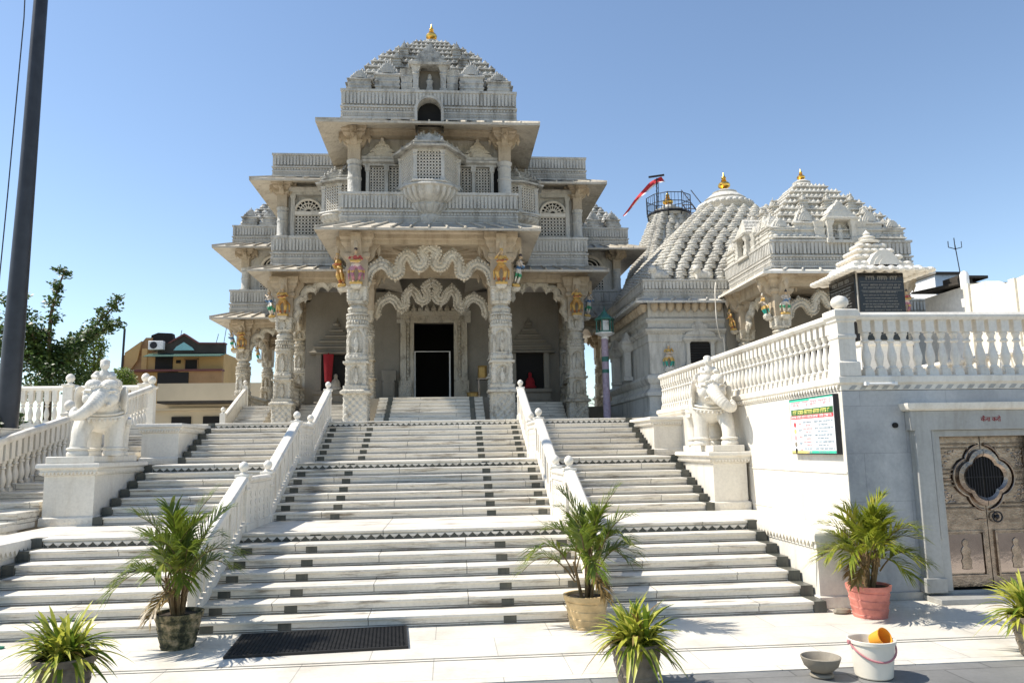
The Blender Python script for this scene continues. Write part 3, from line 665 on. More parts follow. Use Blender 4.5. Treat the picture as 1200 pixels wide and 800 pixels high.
def jali(mb, x0, x1, z0, z1, y, cell=.105, t=.02, d=.05, arch=False):
    """pierced lattice in the XZ plane: interlaced diagonals, rings and a frame"""
    nx = max(2, round((x1-x0)/cell)); nz = max(2, round((z1-z0)/cell)); cx, cz = (x1-x0)/nx, (z1-z0)/nz
    for i in range(nx):
        for k in range(nz):
            X, Zc = x0+(i+.5)*cx, z0+(k+.5)*cz
            if arch:
                w = (x1-x0)/2; u = (X-(x0+x1)/2)/w; lim = z1-(1-math.sqrt(max(0, 1-u*u)))*w*.9
                if Zc > lim: continue
            n = 8; ro = [.5*cx*1.0, .5*cz*1.0]; ri = .70
            R0 = [(X+ro[0]*(1.12 if j % 2 else 1.0)*math.cos(2*PI*j/n), Zc+ro[1]*(1.12 if j % 2 else 1.0)*math.sin(2*PI*j/n)) for j in range(n)]
            R1 = [(X+ri*ro[0]*math.cos(2*PI*j/n), Zc+ri*ro[1]*math.sin(2*PI*j/n)) for j in range(n)]
            vs = [(a, y, c) for a, c in R0]+[(a, y, c) for a, c in R1]+[(a, y+d, c) for a, c in R1]; fs = []
            for j in range(n): q = (j+1) % n; fs += [(j, q, n+q, n+j), (n+j, n+q, 2*n+q, 2*n+j)]
            mb.add(vs, fs)
    for i in range(nx+1): mb.box(x0+i*cx-t*.25, x0+i*cx+t*.25, y+.006, y+d, z0, z1 if not arch else z0+(z1-z0)*.5)
def rotjali(w, z0, z1, cell=.1):
    b = MB(); jali(b, -w/2, w/2, z0, z1, 0, cell); return b
def chajja(x0, x1, y0, y1, over, zin, zout, th=.09, seams=.55, sides=(1, 1, 1, 1)):
    """sloping stone eave round a rectangle, with seams on the top and a lip at the edge"""
    b = MB(); b.rect(x0, x1, y0, y1, [(-.05, zin-th-.02), (over*.5, (zin+zout)/2-th-.0), (over-.03, zout-th*.3), (over, zout-th*.5), (over, zout+.03), (over-.05, zout+.045), (-.05, zin+.06)])
    n = int((x1-x0+2*over)/seams)
    for i in range(n+1):
        u = -1+2*i/n; xa = (x0+x1)/2+u*((x1-x0)/2+over-.02); xb = (x0+x1)/2+u*((x1-x0)/2-.04)
        b.loft([[(xa-.022, y0-over+.0, zout+.035), (xa+.022, y0-over, zout+.035), (xa+.022, y0-over, zout+.085), (xa-.022, y0-over, zout+.085)], [(xb-.022, y0+.02, zin+.05), (xb+.022, y0+.02, zin+.05), (xb+.022, y0+.02, zin+.105), (xb-.022, y0+.02, zin+.105)]])
    n = int((y1-y0+over)/seams)
    for s, xe, xi in ((-1, x0-over, x0), (1, x1+over, x1)):
        for i in range(n+1):
            ya = y0-over+i/n*(y1-y0+over); yb = y0+i/n*(y1-y0)
            b.loft([[(xe, ya-.022, zout+.035), (xe, ya+.022, zout+.035), (xe, ya+.022, zout+.085), (xe, ya-.022, zout+.085)], [(xi, yb-.022, zin+.05), (xi, yb+.022, zin+.05), (xi, yb+.022, zin+.105), (xi, yb-.022, zin+.105)]])
    return b
def dentils(b, x0, x1, y0, y1, z0, z1, out=.03, p=.1, fill=.55, faces='flr'):
    if 'f' in faces:
        n = max(1, int((x1-x0)/p)); q = (x1-x0)/n
        for i in range(n): b.box(x0+(i+.5-fill/2)*q, x0+(i+.5+fill/2)*q, y0-out, y0+.01, z0, z1)
    n = max(1, int((y1-y0)/p)); q = (y1-y0)/n
    for i in range(n):
        if 'l' in faces: b.box(x0-out, x0+.01, y0+(i+.5-fill/2)*q, y0+(i+.5+fill/2)*q, z0, z1)
        if 'r' in faces: b.box(x1-.01, x1+out, y0+(i+.5-fill/2)*q, y0+(i+.5+fill/2)*q, z0, z1)
def parapet(x0, x1, y0, y1, z0, z1, faces='flr', split=.46):
    """lower carved band, groove, then an outward-leaning frieze of upright flutes"""
    b = MB(); h = z1-z0; zm = z0+h*split
    b.rect(x0, x1, y0, y1, [(.05, z0), (.05, z0+h*.07), (.02, z0+h*.09), (.02, z0+h*.2), (.045, z0+h*.22), (.045, z0+h*.27), (0, z0+h*.29), (0, zm-h*.09), (.06, zm-h*.07), (.06, zm-h*.02), (-.02, zm), (-.03, zm+h*.03), (.02, z1-h*.1), (.06, z1-h*.08), (.06, z1-h*.005), (.03, z1)])
    dentils(b, x0, x1, y0, y1, z0+h*.29, zm-h*.09, .035, .1, .55, faces)
    dentils(b, x0, x1, y0, y1, z0+h*.10, z0+h*.19, .045, .055, .5, faces)
    dentils(b, x0-.005, x1+.005, y0-.005, y1, zm+h*.05, z1-h*.1, .035, .115, .62, faces)
    return b
def bell(r, h, n=10):
    """little ribbed bell roof with its own finial"""
    b = MB()
    b.lathe(0, 0, [(r*1.0, 0), (r*1.04, h*.12), (r*.8, h*.16), (r*.86, h*.22), (r*.98, h*.30), (r*.90, h*.44), (r*.62, h*.58), (r*.34, h*.68), (r*.40, h*.74), (r*.20, h*.80), (r*.22, h*.86), (.004, h)], n, PI/n)
    return b
def shrinelet(w, d, h):
    """mini pavilion used on the roofs: moulded body, projecting eave and a pediment of leaves"""
    b = MB(); b.rect(-w/2, w/2, 0, d, [(.03, 0), (.03, h*.08), (0, h*.1), (0, h*.18), (.025, h*.2), (.025, h*.24), (0, h*.26), (0, h*.34), (.025, h*.36), (.025, h*.40), (0, h*.42), (0, h*.52), (.05, h*.54), (.06, h*.58), (.01, h*.62)])
    for i, (f, z) in enumerate(((.46, .60), (.36, .72), (.26, .83), (.16, .92))):
        b.rect(-w*f, w*f, .03+i*.05, d*.85-i*.04, [(.02, h*z), (.03, h*(z+.03)), (-.015, h*(z+.06)), (-.03, h*(z+.12))])
        n = max(2, 6-i)
        for k in range(n): b.lathe(-w*f+(k+.5)*2*w*f/n, .05+i*.05, [(w*f/n*.9, h*(z+.03)), (w*f/n*.95, h*(z+.08)), (w*f/n*.5, h*(z+.12)), (.003, h*(z+.2))], 6)
    for q, r_ in ((.0, .30), (-.02, .22), (-.04, .13)):          # nested leaf arches on the front
        P = [(w*r_*math.cos(a_), h*(.63+1.05*r_*math.sin(a_)**1.5)) for a_ in np.linspace(0, PI, 12)]
        b.loft([[(x, q, z) for x, z in P], [(x, .2, z) for x, z in P]])
    b.lathe(0, d*.4, [(w*.06, h*1.0), (w*.1, h*1.04), (w*.03, h*1.07), (w*.05, h*1.11), (.005, h*1.2)], 8); return b
def kalash(cx, cy, z, h, r):
    b = MB(); b.lathe(cx, cy, [(r*.9, z), (r*.9, z+h*.05), (r*.4, z+h*.09), (r*.5, z+h*.13), (r*.95, z+h*.22), (r, z+h*.32), (r*.8, z+h*.42), (r*.36, z+h*.49), (r*.5, z+h*.54), (r*.3, z+h*.6), (r*.42, z+h*.68), (r*.2, z+h*.8), (.004, z+h)], 18); return b
def samvarana(cx, cy, hx, hy, z0, z1, tiers, br, bh, pw=1.0, top=.12, mini=True, seed=1):
    """bell roof: shrinking tiers, each an eave slab carrying a row of bells"""
    b = MB(); rr = random.Random(seed); H = z1-z0
    for i in range(tiers):
        t0 = i/tiers; f = 1-(1-top)*t0**pw; f2 = 1-(1-top)*((i+1)/tiers)**pw
        za = z0+H*t0; zb = z0+H*(i+1)/tiers; h = zb-za; ax, ay = hx*f, hy*f; bx_, by = hx*f2, hy*f2
        b.rect(cx-bx_, cx+bx_, cy-by, cy+by, [(ax-bx_-.03, za), (ax-bx_-.03, za+h*.22), (ax-bx_+.035, za+h*.26), (ax-bx_+.05, za+h*.36), (ax-bx_+.03, za+h*.44), ((ax-bx_)*.35, za+h*.50), ((ax-bx_)*.3, za+h*.8), (0, za+h*.86), (0, zb)])
        k = bell(br*(1-.35*t0), bh*(1-.25*t0), 8); sp = br*2.05*(1-.3*t0)
        nx = max(1, int(2*ax/sp)); ny = max(1, int(2*ay/sp))
        for j in range(nx):
            x = cx-ax+(j+.5)*2*ax/nx
            for y in (cy-ay+br*.75, cy+ay-br*.75): b.put(k, (x, y, za+h*.42), rr.random())
        for j in range(ny):
            y = cy-ay+(j+.5)*2*ay/ny
            for x in (cx-ax+br*.75, cx+ax-br*.75): b.put(k, (x, y, za+h*.42), rr.random())
        if mini and i % 2 == 0 and 0 < i < tiers-3:      # little shrines climbing the middle and the corners of each face
            q = shrinelet(br*3.4*(1-.4*t0), br*2.2, H/tiers*1.9)
            for a, x, y in ((0, cx, cy-ay-.03), (PI, cx, cy+ay+.03), (PI/2, cx+ax+.03, cy), (-PI/2, cx-ax-.03, cy), (0, cx-ax*.52, cy-ay-.02), (0, cx+ax*.52, cy-ay-.02), (-PI/2, cx-ax-.02, cy-ay*.52), (-PI/2, cx-ax-.02, cy+ay*.52), (PI/2, cx+ax+.02, cy-ay*.52)): b.put(q, (x, y, za+h*.3), a)
    return b
TOR = [(-2.0,-1.12),(-1.87,-.72),(-1.54,-.52),(-1.30,-.62),(-1.13,-.86),(-.95,-.78),(-.93,-.45),(-.74,-.24),(-.56,-.35),(-.43,-.58),(-.24,-.60),(-.13,-.40),(-.24,-.14),(0,.05)]
def toran(cx, y, half, h, ztop, th=.13, wd=.20):
    """scalloped arch of S-curved, scaly bands with hanging leaf drops"""
    b = MB(); kx = half/2.0; kz = h/1.17; k = min(kx, kz)
    P = catmull([(x*kx, 0, z*kz) for x, z in TOR], 9)
    P = P+[Vector((-p.x, 0, p.z)) for p in P[-2::-1]]
    rings = []; L = 0
    for i, p in enumerate(P):
        a, c = P[max(0, i-1)], P[min(len(P)-1, i+1)]; t = (c-a).normalized(); nrm = Vector((-t.z, 0, t.x)); L += (P[i]-P[i-1]).length if i else 0
        w = th*k*(.92+.22*abs(math.sin(L*20/k))); d = wd*.5
        sec = [(-w*.55, -d*.55), (0, -d), (w*.55, -d*.55), (w*.75, 0), (w*.55, d*.6), (0, d*.85), (-w*.55, d*.6), (-w*.75, 0)]
        rings.append([(cx+p.x+nrm.x*u, y+v, ztop-.1*k+p.z+nrm.z*u) for u, v in sec])
    b.loft(rings)
    for i in range(2, len(P)-2, 2):
        t = (P[i+1]-P[i-1]).normalized()
        for q in (-1, 1): b.ell((cx+P[i].x-t.z*q*th*k*.62, y-wd*.2, ztop-.1*k+P[i].z+t.x*q*th*k*.62), (.055*k, wd*.34, .055*k), 8, 5)
    for x, z in ((-1.08,-.88),(-.34,-.64),(.34,-.64),(1.08,-.88),(-1.97,-1.1),(1.97,-1.1)):
        X, Zc = cx+x*kx, ztop-.1*k+z*kz; b.lathe(X, y, [(.02, Zc+.16*k), (.15*k, Zc+.07*k), (.17*k, Zc-.0), (.10*k, Zc-.10*k), (.035*k, Zc-.15*k), (.04*k, Zc-.17*k), (.004, Zc-.22*k)], 10, 0, 1, .55)
    for x, z in ((-1.54,-.46),(-.74,-.17),(0,.10),(.74,-.17),(1.54,-.46)):
        X, Zc = cx+x*kx, ztop-.1*k+z*kz; b.lathe(X, y, [(.1*k, Zc+.03*k), (.13*k, Zc+.1*k), (.05*k, Zc+.17*k), (.004, Zc+.22*k)], 8, 0, 1, .6)
    return b
def round_toran(cx, y, half, h, ztop, lobes=7, th=.12, wd=.2):
    """rounder arch: a chain of curling lobes"""
    b = MB(); pts = []
    N = lobes*10
    for i in range(N+1):
        t = i/N; a = PI*(1-t); base = Vector((math.cos(a)*half, 0, math.sin(a)**.8*h if math.sin(a) > 0 else 0))
        ph = t*lobes*2*PI; nrm = Vector((math.cos(a), 0, math.sin(a)))
        tg = Vector((math.sin(a), 0, -math.cos(a)))
        pts.append(base-nrm*(.075*(1-math.cos(ph)))+tg*.05*math.sin(ph*1))
    rings = []; L = 0
    for i, p in enumerate(pts):
        a, c = pts[max(0, i-1)], pts[min(N, i+1)]; t = (c-a).normalized(); nrm = Vector((-t.z, 0, t.x)); L += (pts[i]-pts[i-1]).length if i else 0
        w = th*(1+.15*abs(math.sin(L*24))); d = wd*.5
        sec = [(-w*.6, -d*.55), (0, -d), (w*.6, -d*.55), (w*.8, 0), (w*.6, d*.6), (0, d*.85), (-w*.6, d*.6), (-w*.8, 0)]
        rings.append([(cx+p.x+nrm.x*u, y+v, ztop-h-.1+p.z+nrm.z*u) for u, v in sec])
    b.loft(rings)
    for i in range(lobes):
        t = (i+.5)/lobes; a = PI*(1-t); q = Vector((math.cos(a)*(half-.2), 0, math.sin(a)**.8*(h-.2)))
        X, Zc = cx+q.x, ztop-h-.1+q.z; b.lathe(X, y, [(.02, Zc+.12), (.11, Zc+.05), (.1, Zc-.03), (.03, Zc-.1), (.004, Zc-.16)], 8, 0, 1, .6)
    return b
def capital(cx, cy, z0, z1, hw, corb=.32):
    """block with corbelled brackets reaching out on four sides"""
    b = MB(); h = z1-z0
    b.rect(cx-hw, cx+hw, cy-hw, cy+hw, [(-.02, z0), (-.02, z0+h*.50), (.05, z0+h*.54), (.05, z0+h*.6), (.0, z0+h*.63), (.03, z0+h*.72), (.13, z0+h*.78), (.13, z0+h*.84), (.18, z0+h*.88), (.18, z1)])
    for dx, dy in ((1,0),(-1,0),(0,1),(0,-1)):
        pr = [(0, .46), (.3, .5), (.55, .58), (.62, .66), (.72, .70), (1.0, .78), (1.0, .94), (0, .94)]
        t = hw*.45
        pts = [(hw*.9+corb*u, z0+h*v) for u, v in pr]
        if dx: b.loft([[(cx+dx*r, cy-t, z) for r, z in pts], [(cx+dx*r, cy+t, z) for r, z in pts]])
        else: b.loft([[(cx-t, cy+dy*r, z) for r, z in pts], [(cx+t, cy+dy*r, z) for r, z in pts]])
        b.lathe(cx+dx*(hw+corb*.8), cy+dy*(hw+corb*.8), [(.06, z0+h*.78), (.08, z0+h*.70), (.04, z0+h*.63), (.004, z0+h*.56)], 8)
    return b

# ================================================================== main temple
T = thing('main_temple', 'tall carved marble temple with stepped bell roof, latticed balconies and painted bracket figures', 'temple', (0, 26, Z3))
def mir(mbx, s): 
    if s < 0: mbx.v = [(-x, y, z) for x, y, z in mbx.v]
    return mbx
# floors
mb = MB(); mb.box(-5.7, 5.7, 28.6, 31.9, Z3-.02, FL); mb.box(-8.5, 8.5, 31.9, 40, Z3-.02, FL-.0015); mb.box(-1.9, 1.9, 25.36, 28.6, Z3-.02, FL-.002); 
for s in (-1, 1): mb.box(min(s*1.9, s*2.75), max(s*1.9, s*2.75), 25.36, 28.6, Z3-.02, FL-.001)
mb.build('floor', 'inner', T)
ps = MB()
for k in range(7):
    y = 23.0+k*.337; z = Z3+(k+1)*(FL-Z3)/7; ps.box(-1.68, 1.68, y, 25.4, z-.17, z-.032); ps.box(-1.68, 1.68, y-.025, y+.40, z-.032, z)
psn = ps.build('porch_steps', 'step', T)
for x in (-1.40, 1.24):
    for k in range(7):
        y = 23.0+k*.337; z = Z3+(k+1)*(FL-Z3)/7; d = MB(); d.box(x, x+.16, y-.029, y+.335, z-.142, z+.004); d.build('dark_inlay', 'dark', psn)
for s in (-1, 1):
    ps = MB()
    for k in range(7):
        y = 26.9+k*.26; z = Z3+(k+1)*(FL-Z3)/7; ps.box(2.75, 4.85, y, 28.7, z-.15, z)
    mir(ps, s).build('bay_steps', 'step', T)
# columns ----------------------------------------------------------
def col_mesh(H, hw, sq_plinth=1.15, seed=0):
    """plinth, block, drum and neck; z from 0 to H, half width hw at the block"""
    p = sq_plinth
    a = lambda z: z
    zs = [(0, .10, hw*1.24, hw*1.24, 14, None), (.10, .13, hw*1.24, hw*1.16, 14, None), (.13, p*.86, hw*1.13, hw*1.13, 14, arch_relief(.13, p*.86, .0, .0) if False else (lambda A, z: .028*math.sin(z*30)*math.sin(face_u(A)*11) if abs(face_u(A)) < .85 else 0)),
          (p*.86, p*.88, hw*1.16, hw*1.3, 14, None), (p*.88, p*.94, hw*1.42, hw*1.42, 14, None), (p*.94, p, hw*1.42, hw*1.14, 14, None)]
    rest = H-p; q = lambda t: p+rest*t
    zs += [(q(0), q(.03), hw*1.16, hw*1.18, 14, None), (q(.03), q(.245), hw*1.0, hw*.97, 12, arch_relief(q(.03), q(.245), .07, .08)), (q(.245), q(.265), hw*1.2, hw*1.22, 12, None), (q(.265), q(.285), hw*1.02, hw*.98, 8, None),
           (q(.285), q(.33), hw*1.05, hw*1.02, 5, leaf_relief(20, .02, q(.285), q(.33), 1)), (q(.33), q(.60), hw*.98, hw*.93, 3.2, arch_relief(q(.33), q(.60), .075, .095, .7)), (q(.60), q(.625), hw*1.06, hw*1.04, 3, None),
           (q(.625), q(.72), hw*.97, hw*.95, 2.2, leaf_relief(24, .045, q(.625), q(.72), 2)), (q(.72), q(.735), hw*1.08, hw*1.06, 2.2, None), (q(.735), q(.78), hw*.80, hw*.92, 2, leaf_relief(20, .015, q(.735), q(.78), 1)), (q(.78), q(.80), hw*.98, hw*.9, 2, None), (q(.80), q(.83), hw*.74, hw*.70, 2, None), (q(.83), q(.855), hw*.84, hw*.9, 4, None),
           (q(.855), q(.99), hw*.94, hw*.96, 12, arch_relief(q(.855), q(.99), .05, .06)), (q(.99), H, hw*1.06, hw*1.06, 12, None)]
    return shaft_mesh(None, zs)
CM1 = col_mesh(4.30, .325).mesh('shaft'); CM1.materials.append(M['carved'])
CM2 = col_mesh(4.0, .31, 1.05).mesh('shaft'); CM2.materials.append(M['carved'])
CM5 = col_mesh(3.55, .285, 1.0).mesh('shaft'); CM5.materials.append(M['carved'])
CM6 = col_mesh(2.6, .26, .7).mesh('shaft'); CM6.materials.append(M['carved'])
CM3 = col_mesh(3.0, .26, .75).mesh('shaft'); CM3.materials.append(M['carved'])
def column(par, x, y, z, me, H, hw, ztop, statues=(), sz=1.0, si=0):
    pw = WP[par.name]; o = bpy.data.objects.new('column', me); COL.objects.link(o); o.parent = par; o.location = Vector((x, y, z))-pw; WP[o.name] = Vector((x, y, z))
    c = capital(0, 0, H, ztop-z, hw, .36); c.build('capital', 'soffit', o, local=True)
    for k, (dx, dy, rz) in enumerate(statues):
        st = bpy.data.objects.new('painted_statue', STM[(si+k) % 4]); COL.objects.link(st); st.parent = o
        st.location = (dx*(hw+.13), dy*(hw+.13), H+.03); st.scale = (sz, sz, sz); st.rotation_euler = (R_(9) if True else 0, 0, rz)
        b = MB(); b.rect(dx*(hw+.11)-.16*sz, dx*(hw+.11)+.16*sz, dy*(hw+.11)-.13*sz, dy*(hw+.11)+.13*sz, [(-.06, H-.10), (.0, H-.03), (.0, H+.03)]); b.build('statue_bracket', 'gold' if False else 'carved', o, local=True)
    return o
SL, SR, SF = (-1, 0, -PI/2), (1, 0, PI/2), (0, -1, 0)
for s in (-1, 1):
    column(T, s*2.22, 23.44, Z3, CM1, 4.30, .345, 8.72, (SF, SL if s < 0 else SR), 1.0, 0 if s < 0 else 1)
    column(T, s*2.22, 25.95, FL, CM3, 3.0, .30, 8.5)
    column(T, s*5.2, 27.2, Z3, CM2, 4.0, .31, 8.15, (SF, SL if s < 0 else SR), .93, 1)
    column(T, s*5.2, 30.1, FL, CM3, 3.0, .27, 8.1)
    column(T, s*7.98, 32.4, Z3, CM5, 3.55, .28, 7.5, (SF, SL if s < 0 else SR), .78, 1)
    column(T, s*7.98, 36.6, FL, CM6, 2.6, .27, 7.4, (SL if s < 0 else SR,), .7, 3)
    column(T, s*5.6, 33.4, FL, CM3, 3.0, .27, 8.1)
# lintel beams under the eaves
mb = MB(); 
for y in (23.44, 25.95): mb.rect(-2.5, 2.5, y-.26, y+.26, [(0, 8.36), (0, 8.5), (.06, 8.53), (.06, 8.66), (.12, 8.72), (.12, 8.9)])
for s in (-1, 1): mb.box(s*2.2-.24, s*2.2+.24, 23.1, 27.4, 8.40, 8.9)
mb.box(-2.6, 2.6, 23.1, 27.5, 8.78, 9.0)
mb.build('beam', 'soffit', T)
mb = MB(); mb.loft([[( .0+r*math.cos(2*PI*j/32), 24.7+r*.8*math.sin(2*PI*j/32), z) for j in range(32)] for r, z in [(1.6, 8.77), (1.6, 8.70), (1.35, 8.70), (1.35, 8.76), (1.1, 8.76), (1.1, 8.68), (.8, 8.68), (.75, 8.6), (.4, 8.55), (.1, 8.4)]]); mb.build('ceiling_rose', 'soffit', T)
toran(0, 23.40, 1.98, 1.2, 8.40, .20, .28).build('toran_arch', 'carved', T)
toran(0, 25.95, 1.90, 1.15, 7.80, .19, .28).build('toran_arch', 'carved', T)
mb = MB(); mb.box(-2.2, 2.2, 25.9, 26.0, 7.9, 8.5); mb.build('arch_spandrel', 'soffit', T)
for s in (-1, 1):
    mir(round_toran(3.72, 27.15, 1.22, 1.45, 8.12, 7, .155, .26), s).build('toran_arch', 'carved', T)
    b = MB(); b.rect(2.4, 5.6, 26.95, 27.45, [(0, 7.98), (0, 8.1), (.07, 8.14), (.07, 8.28), (.12, 8.3), (.12, 8.45)]); b.box(5.0, 5.4, 27.4, 33.6, 7.95, 8.4); mir(b, s).build('beam', 'soffit', T)
    mir(round_toran(6.55, 32.3, 1.15, .95, 7.32, 6, .13, .22), s).build('toran_arch', 'carved', T)
    b = MB(); b.loft([[(5.4+z*0, 27.5+.0, 0)]*3]) if False else None
    ra = round_toran(0, 0, 1.2, 1.1, 7.9, 6, .12, .22); rb = MB(); rb.put(ra, (s*5.2, 28.65, 0), PI/2); rb.build('toran_arch', 'carved', T)
    ra = round_toran(0, 0, 1.7, .9, 7.2, 7, .12, .22); rb = MB(); rb.put(ra, (s*7.98, 34.5, 0), PI/2); rb.build('toran_arch', 'carved', T)
    b = MB(); b.rect(5.5, 8.2, 32.15, 32.65, [(0, 7.2), (0, 7.35), (.08, 7.4), (.08, 7.6)]); b.box(7.8, 8.2, 32.6, 37, 7.2, 7.6); b.box(5.5, 8.2, 32.6, 37, 7.5, 7.62); mir(b, s).build('beam', 'soffit', T)
    # low seat rails with lattice between columns
    b = MB(); b.box(5.1, 5.3, 27.55, 29.8, Z3, FL+.12); b.box(5.08, 5.32, 27.5, 29.85, FL+.75, FL+.85)
    rj = rotjali(2.2, 0, .62, .16); b.put(rj, (5.23, 28.68, FL+.12), PI/2); mir(b, s).build('seat_rail', 'carved', T)
    b = MB(); b.box(7.9, 8.1, 32.75, 36.3, Z3, FL+.1); b.box(7.88, 8.12, 32.7, 36.3, FL+.65, FL+.74)
    rj = rotjali(3.4, 0, .54, .16); b.put(rj, (8.03, 34.5, FL+.1), PI/2); mir(b, s).build('seat_rail', 'carved', T)
# small side stair rail at the left bay
b = MB(); b.eyz([(26.6, Z3), (29.2, FL), (29.2, FL+.6), (26.6, Z3+.45)], -7.12, -7.0)
rail_along(b, (-7.06, 26.55, Z3+.45), (-7.06, 29.2, FL+.6), .08, .09); b.box(-7.15, -6.97, 26.47, 26.62, Z3, Z3+.65); b.box(-7.15, -6.97, 29.17, 29.33, Z3, FL+.8); ball(b, -7.06, 26.54, Z3+.645, .07); ball(b, -7.06, 29.25, FL+.795, .07); b.build('side_rail', 'marble', T)
b = MB()
for k in range(7): b.box(-6.99, -5.95, 26.9+k*.3, 29.2, Z3+k*.144, Z3+(k+1)*.144)
b.box(-7.0, -5.71, 29.2, 31.89, Z3-.02, FL-.003); b.build('side_steps', 'step', T)
# back walls with door and niches
w_ = MB(); Yw = 29.7
w_.box(-4.95, -1.35, Yw, Yw+.3, FL, 8.2); w_.box(1.35, 4.95, Yw, Yw+.3, FL, 8.2); w_.box(-1.35, 1.35, Yw, Yw+.3, 6.95, 8.9); w_.box(-1.35, -.78, Yw+.02, Yw+.3, FL, 6.95); w_.box(.78, 1.35, Yw+.02, Yw+.3, FL, 6.95)
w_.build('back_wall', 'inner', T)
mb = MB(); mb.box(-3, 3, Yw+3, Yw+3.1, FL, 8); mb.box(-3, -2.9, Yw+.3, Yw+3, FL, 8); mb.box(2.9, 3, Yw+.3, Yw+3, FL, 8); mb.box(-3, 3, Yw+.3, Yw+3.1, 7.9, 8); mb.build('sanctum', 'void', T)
fr = MB()
for s in (-1, 1):
    for xa, xb, d in ((.78, .92, .10), (.92, 1.08, .06), (1.08, 1.3, .14)): fr.box(min(s*xa, s*xb), max(s*xa, s*xb), Yw-d, Yw+.02, FL, 6.95)
    fr.box(min(s*.86, s*1.36), max(s*.86, s*1.36), Yw-.2, Yw-.141, FL, FL+.95)
    for i in range(18): fr.lathe(s*1.0, Yw-.09, [(.05, FL+1.1+i*.155), (.075, FL+1.16+i*.155), (.03, FL+1.23+i*.155)], 6)
for za, zb, d in ((6.951, 7.08, .10), (7.08, 7.22, .06), (7.22, 7.42, .14)): fr.box(-1.45, 1.45, Yw-d, Yw-.001, za, zb)
for i in range(11): fr.lathe(-1.3+i*.26, Yw-.08, [(.09, 7.43), (.11, 7.5), (.06, 7.6), (.005, 7.72)], 8)
dfo = fr.build('door_frame', 'carved', T)
b = MB(); b.tube([(-.74, Yw-.03, FL), (-.74, Yw-.03, FL+2.1), (.62, Yw-.03, FL+2.1), (.62, Yw-.03, FL)], .035, 6); b.build('metal_gate_frame', 'white', dfo)
rr = random.Random(3)
for s in (-1, 1):
    b = MB(); nx = s*3.75
    for xa, xb in ((-.75, -.55), (.55, .75)): b.box(nx+xa, nx+xb, Yw-.28, Yw-.01, FL+.6, FL+2.0)
    b.rect(nx-.85, nx+.85, Yw-.42, Yw-.01, [(0, FL), (0, FL+.12), (-.06, FL+.16), (-.06, FL+.4), (.0, FL+.46), (.0, FL+.58)])
    for i, (wx, z) in enumerate(((.95, 2.0), (.78, 2.22), (.58, 2.44), (.38, 2.66), (.2, 2.88))): b.rect(nx-wx, nx+wx, Yw-.36+i*.04, Yw-.01, [(.05, FL+z), (.07, FL+z+.06), (-.05, FL+z+.12), (-.08, FL+z+.22)])
    b.lathe(nx, Yw-.15, [(.1, FL+3.1), (.16, FL+3.18), (.05, FL+3.3), (.005, FL+3.45)], 10)
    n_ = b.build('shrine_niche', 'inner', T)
    b = MB(); b.box(nx-.55, nx+.55, Yw-.05, Yw-.012, FL+.58, FL+2.0); b.build('niche_recess', 'void', n_)
    b = MB(); b.ell((nx, Yw-.2, FL+.82), (.19, .12, .24)); b.ell((nx, Yw-.2, FL+1.14), (.085, .085, .11)); b.ell((nx, Yw-.2, FL+.66), (.26, .15, .09)); from_mesh('draped_idol', remeshed(b, 'draped_idol', .03), 'red' if s > 0 else 'carved', n_, -WP[T.name])
# donation box, table, tins inside the porch
def interior_box(name, label, cat, mt, f, loc): 
    b = MB(); f(b); o = b.build(name, mt, None, at=loc, bevel=.006); tag(o, label, cat); return o
def cloth(b):
    for i in range(9):
        pass
    rows_ = []
    for k in range(8):
        z = 5.65-k*.15; rows_.append([(-3.95+.20*(1-.35*k/7)*math.cos(2*PI*j/12)*(1+.12*math.sin(3*j)), 28.95+.1*math.sin(2*PI*j/12), z) for j in range(12)])
    b.loft(rows_); b.tube([(-3.95, 28.95, FL), (-3.95, 28.95, 5.7)], .03, 6)
interior_box('hanging_cloth', 'red cloth hanging on a stand inside the left bay', 'cloth', 'red', cloth, (-3.95, 28.95, FL))
def dbox(b): b.box(-1.95, -1.5, 29.3, 29.6, FL, FL+.95); b.box(-1.9, -1.55, 29.28, 29.3, FL+.35, FL+.85); b.box(-2.0, -1.45, 29.35, 29.6, FL+.95, FL+1.35)
interior_box('donation_box', 'tall stone box with a carved panel left of the dark doorway', 'donation box', 'inner', dbox, (-1.7, 29.4, FL))
def table(b):
    b.box(1.62, 2.62, 28.5, 29.0, FL+.88, FL+.94)
    for x in (1.68, 2.52):
        for y in (28.54, 28.92): b.box(x, x+.05, y, y+.05, FL, FL+.88)
interior_box('porch_table', 'thin-legged table beside the right rear pillar of the porch', 'table', 'steel', table, (2.1, 28.7, FL))
interior_box('tin', 'brass tin standing on the porch table', 'tin', 'tin', lambda b: b.lathe(1.85, 28.72, [(.17, FL+.94), (.18, FL+1.0), (.17, FL+1.36), (.19, FL+1.38), (.17, FL+1.42)], 18), (1.85, 28.72, FL+.94))
interior_box('tub', 'orange-brown tub on the porch floor under the table', 'tub', 'tin', lambda b: b.lathe(1.5, 28.75, [(.2, FL), (.24, FL+.05), (.25, FL+.38), (.28, FL+.40), (.24, FL+.42)], 18), (1.5, 28.75, FL))

# upper storeys ------------------------------------------------------
def wallbox(x0, x1, y0, y1, z0, z1, name='wall', mt='temple'):
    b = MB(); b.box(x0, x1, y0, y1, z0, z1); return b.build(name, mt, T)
# porch eave, parapet
chajja(-2.6, 2.6, 23.1, 27.6, .8, 8.98, 8.60).build('eave', 'eavem', T)
parapet(-2.76, 2.76, 23.25, 28.4, 9.0, 10.06).build('parapet', 'temple', T)
